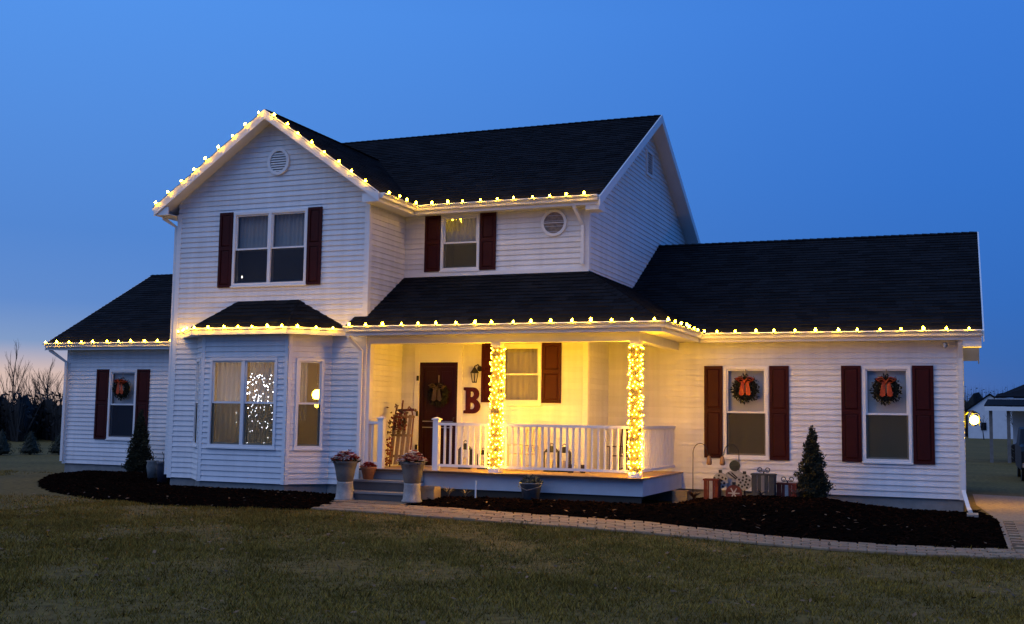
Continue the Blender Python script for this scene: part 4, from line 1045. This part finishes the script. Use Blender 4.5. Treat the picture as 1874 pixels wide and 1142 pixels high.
def plant(x, y, n, h, m_, label, name='bedding_plant', spread=.6):
    z = bedz(x, y)-.01; t = empty(name, (x, y, z), label, 'plant'); m = MB()
    for i in range(n):
        a = random.random()*2*PI; L = h*random.uniform(.6, 1.1); dx, dy = math.cos(a)*spread, math.sin(a)*spread; sdx, sdy = -math.sin(a)*.012, math.cos(a)*.012; pv = None
        prev = None
        for s_ in range(5):
            f_ = s_/4; q = Vector((x+dx*L*f_*f_, y+dy*L*f_*f_, z+L*(f_-.35*f_*f_))); w_ = (1-f_)*1.0+.12
            cur = (q+Vector((sdx, sdy, 0))*w_, q-Vector((sdx, sdy, 0))*w_)
            if prev: m.add([prev[0], prev[1], cur[1], cur[0]], [(0,1,2,3)], random.random())
            prev = cur
    obj('leaves', m, m_, t, tint=True); return t
DRY = mat('dry_grass_leaves', (.20, .16, .09), .8, .3, 15, tint=.5)
plant(-8.62, 18.33, 34, .32, DRY, 'dry arching plant against the porch skirt next to the tan planter')
plant(-8.30, 18.36, 24, .22, DRY, 'low dry plant against the porch skirt left of the white stake')
m = MB().prism([(-8.05, 18.2, bedz(-8.05, 18.2)-.02), (-8.025, 18.2, bedz(-8.05, 18.2)-.02), (-8.025, 18.2, .44), (-8.037, 18.2, .46), (-8.05, 18.2, .44)], (0,0,0), (0,.012,0))
tag(obj('garden_stake', m, mat('white_plastic', (.75, .75, .72), .5)), 'thin white plastic stake in the mulch before the porch', 'stake')
x, y = -7.06, 18.38; z = bedz(x, y)-.02
t = empty('metal_bucket', (x, y, z), 'grey bucket of small greens standing before the porch skirt', 'bucket')
BK = mat('dark_zinc', (.15, .16, .155), .6, .35, 10)
obj('pail', MB().lathe([(.13, 0), (.19, .30), (.205, .305), (.205, .325), (.18, .325), (.17, .26)], 18, (x, y, z)), BK, t, True)
obj('soil', MB().lathe([(.172, .28), (.172, .285)], 12, (x, y, z)), MULCH, t)
def f():
    an = random.random()*2*PI; r = .19*math.sqrt(random.random()); return (x+r*math.cos(an), y+r*math.sin(an), z+.30+.15*random.random()*(1-(r/.2)**2)), (math.cos(an)*.6, math.sin(an)*.6, 1)
obj('greens', leaf_cloud(260, f, .06), mat('grey_green_leaves', (.07, .085, .07), .8, .4, 20, tint=.5), t, tint=True)
obj('handle', MB().tube([(x-.2, y, z+.31), (x-.2, y-.1, z+.26), (x, y-.21, z+.20), (x+.2, y-.1, z+.26), (x+.2, y, z+.31)], .006, 5), BK, t)

# ------------------------------------------------------------------ evergreens
def conifer(name, x, y, h, r, label, n=7500, cat='shrub', lumpy=.24):
    z = bedz(x, y)-.02; t = empty(name, (x, y, z), label, cat)
    obj('trunk', MB().tube([(x, y, z), (x, y, z+h*.3), (x, y, z+h*.85)], [.05, .035, .01], 6), mat('dark_bark', (.05, .035, .025), .9, .3, 20), t)
    ph = [random.random()*6 for _ in range(6)]
    def rad(f_, a): return r*max(.02, (1-f_)**.85)*(1-.35*max(0, .12-f_)/.12)*(1+lumpy*math.sin(a*3+f_*17+ph[0])+lumpy*.8*math.sin(a*5-f_*29+ph[1]))
    prof = MB()
    nn = 14
    for i in range(9):
        f_ = i/8
        for k in range(nn): a = 2*PI*k/nn; q = rad(f_, a)*.72; prof.v.append((x+q*math.cos(a), y+q*math.sin(a), z+.06+f_*(h-.12)))
    for i in range(8):
        for k in range(nn): k2 = (k+1) % nn; prof.f.append((i*nn+k, i*nn+k2, (i+1)*nn+k2, (i+1)*nn+k)); prof.t.append(.1)
    def f():
        f_ = 1-math.sqrt(random.random()); a = random.random()*2*PI; q = rad(f_, a)*random.uniform(.68, 1.04 if random.random() < .85 else 1.22)
        return (x+q*math.cos(a), y+q*math.sin(a), z+.04+f_*(h-.05)), (math.cos(a), math.sin(a), .9)
    leaf_cloud(n, f, .042, prof); obj('crown', prof, GREEN, t, tint=True); return t
conifer('conical_shrub', -2.57, 20.72, 1.36, .29, 'dark conical evergreen shrub between the right wing windows')
conifer('conical_shrub', -18.12, 21.35, 1.55, .32, 'dark conical evergreen at the foot of the left wing shutter', lumpy=.12)
def far_shrub(x, y, h, label):
    conifer('conical_shrub', x, y, h, .45, label, 900, lumpy=.1)
far_shrub(-30.5, 29.0, .95, 'small dark conical shrub at the left edge of the far lawn')
far_shrub(-30.2, 30.0, .9, 'small dark conical shrub in the middle of the three on the far lawn')
far_shrub(-29.55, 30.7, .85, 'small dark conical shrub nearest the left wing corner on the far lawn')
# pots by the left wing
for i, (x, y, hh, lab, mm) in enumerate(((-16.35, 19.7, .40, 'grey metal garden pot left of the gable wing corner, nearer the conical evergreen', BK), (-15.75, 19.3, .46, 'slim dark pot against the corner of the gable wing', mat('blue_black_pot', (.03, .035, .05), .35)))):
    z = bedz(x, y)-.02; t = empty('garden_pot', (x, y, z), lab, 'pot')
    obj('pot', MB().lathe([(.09, 0), (.13, hh*.7), (.115, hh*.9), (.135, hh), (.115, hh), (.10, hh*.88)], 16, (x, y, z)), mm, t, True)
    obj('stem', MB().tube([(x, y, z+hh*.8), (x+.02, y, z+hh+.12), (x-.03, y, z+hh+.2)], .008, 5), DRY, t)

# ------------------------------------------------------------------ yard decorations in the right bed
def hook(x, y, dirx, label):
    z = bedz(x, y)-.03; t = empty('shepherd_hook', (x, y, z), label, 'hook', 'hooks beside the right wing window')
    pts = [(x, y, z), (x, y, .95)]+[(x+dirx*.14*(1-math.cos(R(a))), y, .95+.19*math.sin(R(a))) for a in range(15, 181, 15)]+[(x+dirx*.30, y, .92), (x+dirx*.33, y, .95)]
    obj('rod', MB().tube(pts, .008, 5), BLACK, t); return t
hook(-4.82, 21.1, 1, 'thin black garden hook left of the pair, curling to the right')
hook(-3.95, 21.1, -1, 'thin black garden hook right of the pair, curling to the left')
def hanger(x, label):
    z = .74; t = empty('hanging_ornament', (x, 21.1, z), label, 'ornament', 'ornaments on the garden hooks')
    obj('bell', MB().lathe([(.012, .17), (.03, .16), (.045, .10), (.055, .03), (.035, 0)], 10, (x, 21.1, z)), mat('copper_ornament', (.30, .17, .08), .5, .3, 20), t, True)
    obj('cord', MB().tube([(x, 21.1, z+.17), (x, 21.1, z+.21)], .004, 4), BLACK, t)
hanger(-4.51, 'small copper ornament hanging from the left garden hook'); hanger(-4.26, 'small copper ornament hanging from the right garden hook')
BOXR = mat('barn_red_wood', (.10, .012, .007), .7, .35, 8, .2, 40); BOXG = mat('slate_blue_wood', (.03, .038, .045), .7, .3, 8, .2, 40); WHT = mat('shaded_weathered_white', (.30, .31, .32), .7, .3, 12)  # decoration colours darkened to carry the shade they stand in
def gift(name, x, y, w, h, m_, rib, label, d=.22, bow=True):
    z = bedz(x, y)-.03; t = empty(name, (x, y, z), label, 'decoration', 'gift box decorations')
    for k in range(4): obj('plank', MB().box(x-w/2+k*w/4+.003, x-w/2+(k+1)*w/4-.003, y-d/2, y-d/2+.02, z, z+h), m_, t)
    obj('side', MB().box(x-w/2, x-w/2+.02, y-d/2+.022, y+d/2, z, z+h-.003), m_, t); obj('side', MB().box(x+w/2-.02, x+w/2, y-d/2+.022, y+d/2, z, z+h-.003), m_, t)
    obj('lid', MB().box(x-w/2-.012, x+w/2+.012, y-d/2-.012, y+d/2+.012, z+h+.001, z+h+.03), m_, t)
    obj('ribbon', MB().box(x-.03, x+.03, y-d/2-.008, y-d/2-.001, z+.01, z+h-.002), rib, t)
    if bow:
        for s_ in (-1, 1):
            pts = [(x, y, z+h+.03)]+[(x+s_*(.065+.055*math.cos(R(a))*(1-.0012*(a+180))), y, z+h+.10+.05*math.sin(R(a))*(1-.0012*(a+180))) for a in range(-160, 330, 30)]
            obj('wire_curl', MB().tube(pts, .009, 5), BLACK, t)
    return t
gift('gift_decoration', -4.36, 20.65, .27, .36, BOXR, WHT, 'red wooden gift box at the left end of the yard decorations', bow=False)
gift('gift_decoration', -3.41, 20.6, .41, .42, BOXG, mat('grey_ribbon', (.15, .15, .15), .6), 'slate blue wooden gift box with black curled wire bow')
gift('gift_decoration', -3.02, 20.8, .36, .28, BOXR, WHT, 'small red gift box with curled wire bow beside the conical shrub')
def ornament(x, y, z, r, m_, dots, label, name='disc_ornament', star=False):
    t = empty(name, (x, y, z-r), label, 'decoration')
    obj('disc', MB().prism([(x+r*math.cos(2*PI*k/28), y, z+r*math.sin(2*PI*k/28)) for k in range(28)], (0,-.012,0), (0,.012,0)), m_, t)
    if star:
        for k in range(3):
            a = k*PI/3; c, s_ = math.cos(a)*r*.7, math.sin(a)*r*.7; obj('snowflake_arm', MB().beam((x-c, y-.018-.002*k, z-s_), (x+c, y-.018-.002*k, z+s_), .022, .006, (0,-1,0)), WHT, t)
    for k in range(dots):
        a = k*2.4; q = r*.85*math.sqrt((k+.5)/dots); obj('dot', MB().prism([(x+q*math.cos(a)+.021*math.cos(j*PI/4), y, z+q*math.sin(a)+.021*math.sin(j*PI/4)) for j in range(8)], (0,-.017,0), (0,-.013,0)), BLACK, t)
    obj('stake', MB().box(x-.012, x+.012, y+.014, y+.03, bedz(x, y)-.04, z), BLACK, t)
    obj('cap', MB().box(x-.03, x+.03, y-.014, y+.014, z+r-.004, z+r+.05), BLACK, t)
ornament(-4.25, 20.86, .47, .145, WHT, 11, 'white disc ornament with black dots above the red gift box')
ornament(-3.80, 20.84, .46, .145, WHT, 13, 'white disc ornament with black dots beside the slate blue box')
ornament(-3.93, 20.5, .27, .15, mat('ornament_red', (.08, .01, .007), .6, .3, 12), 0, 'red disc ornament with white snowflake low in the mulch', star=True)
x, y = -4.0, 20.95; z = bedz(x, y)-.02
t = empty('snowman_cutout', (x, y, z), 'white wooden cutout with slanted black stripes and round dark top', 'decoration')
obj('body', MB().prism([(x-.15, y, z), (x+.15, y, z), (x+.17, y, .60), (x+.07, y, .655), (x-.07, y, .655), (x-.17, y, .60)], (0,-.012,0), (0,.012,0)), WHT, t)
for k in range(3): obj('stripe', MB().beam((x-.13+k*.07, y-.015, .62), (x+.03+k*.045, y-.015, .50), .025, .004, (0,-1,0)), BLACK, t)
obj('head', MB().prism([(x+.1*math.cos(2*PI*k/24), y, .745+.1*math.sin(2*PI*k/24)) for k in range(24)], (0,-.015,0), (0,.015,0)), mat('dark_green_paint', (.02, .03, .026), .5), t)
obj('nose', MB().lathe([(.03, -.02), (.03, .0), (.012, .004)], 10, (0,0,0)), mat('green_grey_paint', (.08, .1, .09), .5), t); q = t.children[-1]; q.location = (0, -.016, .745-z); q.rotation_euler.x = PI/2
x, y = -5.0, 20.9; z = bedz(x, y)-.03
t = empty('wooden_crate', (x, y, z), 'small tan wooden crate at the corner of the porch deck', 'crate')
for k in range(3): obj('slat', MB().box(x-.14, x+.14, y-.12, y-.10, z+k*.085, z+k*.085+.075), TAN, t)
obj('side', MB().box(x-.14, x-.12, y-.098, y+.12, z, z+.245), TAN, t); obj('side', MB().box(x+.12, x+.14, y-.098, y+.12, z, z+.245), TAN, t); obj('lid', MB().box(x-.15, x+.15, y-.13, y+.13, z+.248, z+.265), TAN, t)
plant(-4.72, 20.75, 60, .30, mat('dark_red_brown_leaves', (.05, .018, .014), .8, .4, 20, tint=.5), 'low dark red-brown plant beside the tan crate', 'low_shrub', .8)
plant(-2.75, 20.2, 50, .26, mat('grey_dead_leaves', (.06, .055, .045), .8, .4, 20, tint=.5), 'low grey plant in the mulch before the conical shrub', 'low_shrub', .9)
plant(-3.35, 19.9, 40, .20, mat('grey_dead_leaves', (0,0,0)), 'low grey tuft in the mulch before the slate blue box', 'low_shrub', .9)

# ------------------------------------------------------------------ lamps and small fittings of the right wing
t = empty('wall_lamp', (XR+.05, 23.9, 1.45), 'bright lit lamp on the end wall of the right wing', 'lamp')
obj('back_plate', MB().box(XR+.015, XR+.04, 23.82, 23.98, 1.50, 1.82), BLACK, t)
obj('arm', MB().tube([(XR+.04, 23.9, 1.78), (XR+.12, 23.9, 1.84), (XR+.20, 23.9, 1.84)], .014, 6), BLACK, t)
obj('cap', MB().lathe([(.10, 0), (.03, .05)], 10, (XR+.20, 23.9, 1.785)), BLACK, t)
for k in range(4):
    a = k*PI/2+.4; obj('bar', MB().tube([(XR+.20+.105*math.cos(a), 23.9+.105*math.sin(a), 1.55), (XR+.20+.095*math.cos(a), 23.9+.095*math.sin(a), 1.785)], .007, 4), BLACK, t)
obj('base', MB().lathe([(.03, 0), (.045, .02)], 10, (XR+.20, 23.9, 1.545)), BLACK, t)
obj('globe', MB().sphere((XR+.20, 23.9, 1.665), .085, 14, 10), emit('lamp_globe_glow', (1, .55, .005), 650), t, True)
t = empty('security_camera', (-.33, YR-.1, 2.95), 'small round security camera under the right wing eave', 'camera')
obj('mount', MB().tube([(-.33, YR-.016, 3.02), (-.33, YR-.09, 3.02)], .02, 8), GUTTER, t); obj('body', MB().sphere((-.33, YR-.12, 2.99), .055, 10, 8), mat('grey_plastic', (.35, .35, .34), .5), t, True)
obj('lens', MB().lathe([(.026, 0), (.024, .012)], 10, (0,0,0)), BLACK, t); q = t.children[-1]; q.location = (0, -.07, .035); q.rotation_euler.x = PI/2
obj('splash_block', MB().box(-.02, .16, YR-1.05, YR-.60, .02, .07), CONC).__setitem__('label', 'small pale concrete splash block at the foot of the downspout'); bpy.data.objects['splash_block']['category'] = 'splash block'

# ------------------------------------------------------------------ lit rooms
GL = emit('pendant_glow', (1, .60, .03), 55)
t = empty('pendant_lamp', (-12.645, 20.3, 1.65), 'glowing pendant lamp seen through the slanted bay window', 'lamp')
obj('rod', MB().tube([(-12.645, 20.3, 2.99), (-12.645, 20.3, 2.12)], .012, 6), mat('brass', (.5, .35, .12), .35, metal=1.), t)
obj('shade', MB().lathe([(.03, .09), (.085, .05), (.105, -.02), (.085, -.09), (.04, -.11)], 14, (-12.645, 20.3, 2.0)), GL, t, True)
obj('finial', MB().sphere((-12.645, 20.3, 1.76), .05, 10, 8), GL, t, True)
t = empty('christmas_tree', (-13.35, 19.55, .455), 'christmas tree with white lights behind the front bay curtains', 'tree')
m = MB(); m.lathe([(.55, .25), (.40, .7), (.28, 1.2), (.12, 1.75), (.02, 2.0)], 12, (-13.35, 19.55, .455))
def f():
    f_ = 1-math.sqrt(random.random()); a = random.random()*2*PI; q = .62*(1-f_)*random.uniform(.8, 1.05); return (-13.35+q*math.cos(a), 19.55+q*math.sin(a), .7+f_*1.8), (math.cos(a), math.sin(a), .2)
leaf_cloud(1500, f, .12, m); obj('crown', m, GREEN, t, tint=True); obj('trunk', MB().tube([(-13.35, 19.55, .456), (-13.35, 19.55, .8)], .05, 8), mat('dark_bark', (0,0,0)), t)
tb, _ = raw('bulb', MB().sphere((0,0,0), .010, 6, 4), emit('white_tree_light', (.85, .9, 1), 30), True, loc=(0,0,0))
for i in range(120):
    if i % 3: x_, z_, y_ = -13.35+random.gauss(.05, .22), random.choice((1.45, 1.75, 2.0, 2.2))+random.gauss(0, .16), random.uniform(18.98, 19.15)
    else: x_, z_, y_ = -13.35+random.uniform(-.35, .5), random.uniform(.8, 2.45), random.uniform(18.95, 19.2)
    place('bulb', tb, (x_, y_, z_), t)
t = empty('ceiling_lamp', (-9.72, 20.8, 5.5), 'twin-bulb ceiling lamp inside the window over the porch roof', 'lamp')
obj('canopy', MB().lathe([(.10, 0), (.10, .03)], 12, (-9.72, 20.8, 5.72)), GUTTER, t)
for dx in (-.09, .09): obj('bulb', MB().sphere((-9.72+dx, 20.78, 5.655), .027, 8, 6), GL, t, True)
t = empty('window_candle', (-13.62, YA+.12, 4.19), 'tiny candle light in the upstairs gable window', 'candle')
obj('stick', MB().lathe([(.03, 0), (.03, .01), (.012, .015), (.012, .12)], 8, (-13.62, YA+.12, 4.19)), mat('cream_candle', (0,0,0)), t); obj('flame', MB().lathe([(.006, 0), (.016, .02), (.002, .055)], 7, (-13.62, YA+.12, 4.311)), emit('candle_glow', (1, .9, .75), 14), t, True)

# ------------------------------------------------------------------ background
BARK = mat('winter_bark', (.035, .028, .024), .95, .3, 3)
def bare_tree(x, y, h, seed, label, spread=1.0, fine=3, name='bare_tree'):
    rnd = random.Random(seed); t = empty(name, (x, y, 0), label, 'tree', 'bare winter trees'); tr, cr = MB(), MB()
    def grow(p, d, L, r, lev):
        pts = [p]; q = Vector(p); dd = Vector(d)
        for i in range(3):
            dd = (dd+Vector((rnd.gauss(0,.10), rnd.gauss(0,.10), .05))).normalized(); q = q+dd*L/3; pts.append(q.copy())
        m = tr if lev == 0 else cr
        m.tube(pts, [r, r*.85, r*.7, r*.5], 5 if lev < 2 else 3, caps=False)
        if lev >= fine+1: return
        nb = (5, 4, 4, 3, 3)[lev]
        for k in range(nb):
            f_ = rnd.uniform(.35, 1) if k else 1.; i = min(int(f_*3), 2); b = pts[i].lerp(pts[i+1], f_*3-i)
            a = rnd.random()*2*PI; tilt = rnd.uniform(.3, .75)*spread if k else rnd.uniform(.05, .2)
            ref = Vector((math.cos(a), math.sin(a), 0)); nd = (dd*math.cos(tilt)+ref*math.sin(tilt)+Vector((0,0,.15))).normalized()
            grow(b, nd, L*rnd.uniform(.5, .72), r*(.62 if k == 0 else .42), lev+1)
    h *= .63; grow(Vector((x, y, -.1)), Vector((0,0,1)), h*.42, h*.018, 0)
    obj('trunk', tr, BARK, t); obj('crown', cr, BARK, t); return t
def ray(px, dist):
    d = F*2044.12+R2*(px-937)-U2*(760-571); d.z = 0; d.normalize(); return d.x*dist, d.y*dist
for i, (px, dist, h, sp, lab) in enumerate(((20, 78, 8.6, .75, 'tall slim bare tree nearest the left edge of the picture'), (58, 84, 7.4, 1.0, 'broad bare tree second from the left edge'),
        (80, 80, 7.8, 1.0, 'bare tree third from the left edge with a thick crown'), (103, 82, 7.4, 1.1, 'bare tree just left of the left wing corner'), (38, 96, 6.2, 1.1, 'low bare tree between the two leftmost trunks'), (120, 92, 6.6, 1.0, 'bare tree half hidden by the left wing corner'))):
    x, y = ray(px, dist); bare_tree(x, y, h, 30+i, lab, sp)
for i, (px, dist, h, lab) in enumerate(((1858, 95, 6.0, 'bare tree behind the open shelter roof at the right edge'), (1800, 120, 5.2, 'low bare tree behind the white gable at the right'), (1895, 100, 6.4, 'bare tree at the right just outside the roof of the shelter'))):
    x, y = ray(px, dist); bare_tree(x, y, h, 60+i, lab, 1.0)
# far thickets reading as one mass
def thicket(name, pxs, dist, h, label, n):
    m = MB(); k = 60; P = [ray(pxs[0]+(pxs[1]-pxs[0])*i/k, dist*(1+.04*math.sin(i*.9))) for i in range(k+1)]
    for i, (x, y) in enumerate(P):
        hh = h*(.82+.12*math.sin(i*1.7)+.08*random.random()); m.v += [(x, y, -.1), (x, y, hh), (x*1.12, y*1.12, hh*.9), (x*1.12, y*1.12, -.1)]
    for i in range(k):
        for j in range(3): m.f.append((4*i+j, 4*i+4+j, 4*i+5+j, 4*i+1+j)); m.t.append(.2)
    for i in range(n):
        f_ = random.random()*k; a = min(int(f_), k-1); x, y = P[a]; x2, y2 = P[a+1]; q = f_-a; s_ = 1+random.uniform(-.02, .1); x, y = (x+(x2-x)*q)*s_, (y+(y2-y)*q)*s_
        hh = h*random.uniform(.5, 1.2); w_ = random.uniform(.02, .06); lx = random.gauss(0, .35); m.add([(x-w_, y, 0), (x+w_, y, 0), (x+lx, y+random.gauss(0,.3), hh)], [(0,1,2)], random.random())
    def f():
        f_ = random.random()*k; a = min(int(f_), k-1); x, y = P[a]; s_ = 1+random.uniform(-.02, .03); return (x*s_+random.gauss(0,.4), y*s_, h*random.uniform(.1, 1.05)), (random.gauss(0,1), -1, .3)
    leaf_cloud(n//2, f, .22, m)
    o = obj(name, m, mat('thicket_brush', (.018, .017, .016), .95, .4, .5, tint=.5), tint=True, kind='stuff'); tag(o, label, 'thicket')
thicket('far_thicket', (-260, 420), 62, 2.3, 'dark low winter thicket across the field at the left', 5000)
thicket('far_wood', (1500, 2150), 150, 5.6, 'dark far wood behind the outbuildings at the right', 4000)

# open shelter and barn at the right
SH = empty('open_shelter', (2.2, 52, 0), 'open-sided shelter with grey posts and dark roof at the right edge', 'shelter')
GREYW = mat('grey_post_wood', (.16, .145, .13), .9, .3, 6); FAR_W = mat('far_white_siding', (.66, .67, .68), .6, .08, 2)
for x, y in ((.95, 50.5), (1.62, 50.5), (2.42, 50.5), (3.4, 50.5), (4.6, 50.5), (5.8, 50.5)):
    obj('post', MB().box(x-.065, x+.065, y-.065, y+.065, 0, 2.15), GREYW, SH)
obj('fascia', MB().box(.72, 6.3, 50.2, 50.26, 2.13, 2.30), TRIM, SH)
obj('roof', MB().prism([(.7, 50.22, 2.31), (6.3, 50.22, 2.31), (6.3, 53.6, 2.62), (.9, 53.6, 2.62)], (0,0,0), (0,0,.05)), SHINGP, SH)
obj('fascia', MB().box(1.2, 6.3, 53.55, 53.6, 2.58, 2.72), TRIM, SH)
obj('roof', MB().prism([(1.2, 53.5, 2.74), (6.3, 53.5, 2.74), (6.3, 57.5, 4.6), (3.9, 57.5, 4.0)], (0,0,0), (0,0,.06)), SHINGP, SH)
obj('back_wall', MB().box(1.85, 6.2, 52.6, 52.7, .75, 2.45), FAR_W, SH); obj('back_wall_base', MB().box(1.85, 6.2, 52.61, 52.69, 0, .748), GREYW, SH)
t = empty('log_pile', (2.05, 52, 0), 'dark heap of logs under the open shelter', 'logs')
lm = None
for r_ in range(4):
    for c_ in range(5-r_ % 2):
        p = Vector((1.72+c_*.2+(r_ % 2)*.1, 51.4, .1+r_*.18))
        if lm is None: o = obj('log', MB().tube([p, p+Vector((0, 1.0, 0))], .1, 8), mat('dark_log_bark', (.03, .022, .018), .9, .3, 8), t); lm = o.data; lb = WL[o.name]-p
        else: place('log', lm, p+lb, t)
t = empty('white_barn', (1.6, 130, 0), 'far white barn with a pointed gable beyond the shelter', 'barn')
obj('wall', MB().prism([(.2, 130, 0), (4.6, 130, 0), (4.6, 130, 3.0), (2.4, 130, 4.6), (.2, 130, 3.0)], (0,0,0), (0,7,0)), FAR_W, t)
obj('roof', MB().prism([(-.1, 129.8, 2.85), (2.4, 129.8, 4.68), (2.4, 129.8, 4.82), (-.1, 129.8, 3.0)], (0,0,0), (0,7.4,0)), SHINGP, t)
obj('roof', MB().prism([(2.401, 129.8, 4.68), (4.9, 129.8, 2.85), (4.9, 129.8, 3.0), (2.401, 129.8, 4.82)], (0,0,0), (0,7.4,0)), SHINGP, t)
obj('door', MB().box(1.45, 2.0, 129.9, 129.98, .9, 1.7), SHINGP, t)
# parked car, its chromed front corner just in the picture
CARP = mat('black_car_paint', (.010, .010, .011), .55, spec=.15); CHR = mat('chrome', (.8, .8, .8), .12, metal=1.); TYRE = mat('tyre_rubber', (.02, .02, .02), .8)
cx0, cx1, cy = 1.40, 3.15, 34.2
t = empty('parked_car', ((cx0+cx1)/2, cy+2, 0), 'dark car with shiny chrome front cut off by the right edge', 'car')
prof = [(0, .42), (.02, .85), (.25, .98), (1.25, 1.04), (1.85, 1.46), (3.3, 1.50), (4.1, 1.08), (4.35, 1.0), (4.4, .45), (3.9, .32), (.4, .32)]
m = MB(); nP = len(prof)
for ins, xx in ((.0, cx0+.07), (.0, cx1-.07)):
    m.v += [(xx, cy+a, b) for a, b in prof]
m.v += [(cx0, cy+.06+a*.985, min(b, 1.0)*.97+.01) for a, b in prof]+[(cx1, cy+.06+a*.985, min(b, 1.0)*.97+.01) for a, b in prof]
for i in range(nP):
    j = (i+1) % nP; m.f += [(i, j, nP+j, nP+i), (2*nP+i, 2*nP+j, j, i), (nP+i, nP+j, 3*nP+j, 3*nP+i)]; m.t += [.5]*3
m.f += [tuple(2*nP+i for i in range(nP)), tuple(3*nP+i for i in range(nP))]; m.t += [.5]*2
obj('body', m, CARP, t)
obj('bumper', MB().box(cx0+.02, cx1-.02, cy-.09, cy-.01, .40, .52), CHR, t)
obj('grille', MB().box(cx0+.5, cx1-.5, cy-.03, cy+.0, .58, .80), CHR, t)
for x in (cx0+.22, cx1-.22): 
    h_ = obj('headlight', MB().box(x-.15, x+.15, cy-.035, cy+.005, .66, .82), CHR, t); obj('lens', MB().box(x-.12, x+.12, cy-.05, cy-.036, .68, .80), GLASS, h_)
for yy in (cy+.85, cy+3.5):
    for x in (cx0+.02, cx1-.24):
        w_ = obj('wheel', MB().tube([(x, yy, .33), (x+.22, yy, .33)], .33, 18), TYRE, t); obj('rim', MB().tube([(x-.008, yy, .33), (x+.228, yy, .33)], .19, 12), CHR, w_)
obj('windscreen', MB().add([(cx0+.2, cy+1.27, 1.07), (cx1-.2, cy+1.27, 1.07), (cx1-.25, cy+1.83, 1.46), (cx0+.25, cy+1.83, 1.46)], [(0,1,2,3)]), mat('tinted_glass', (.008, .009, .01), .15, spec=.3), t)
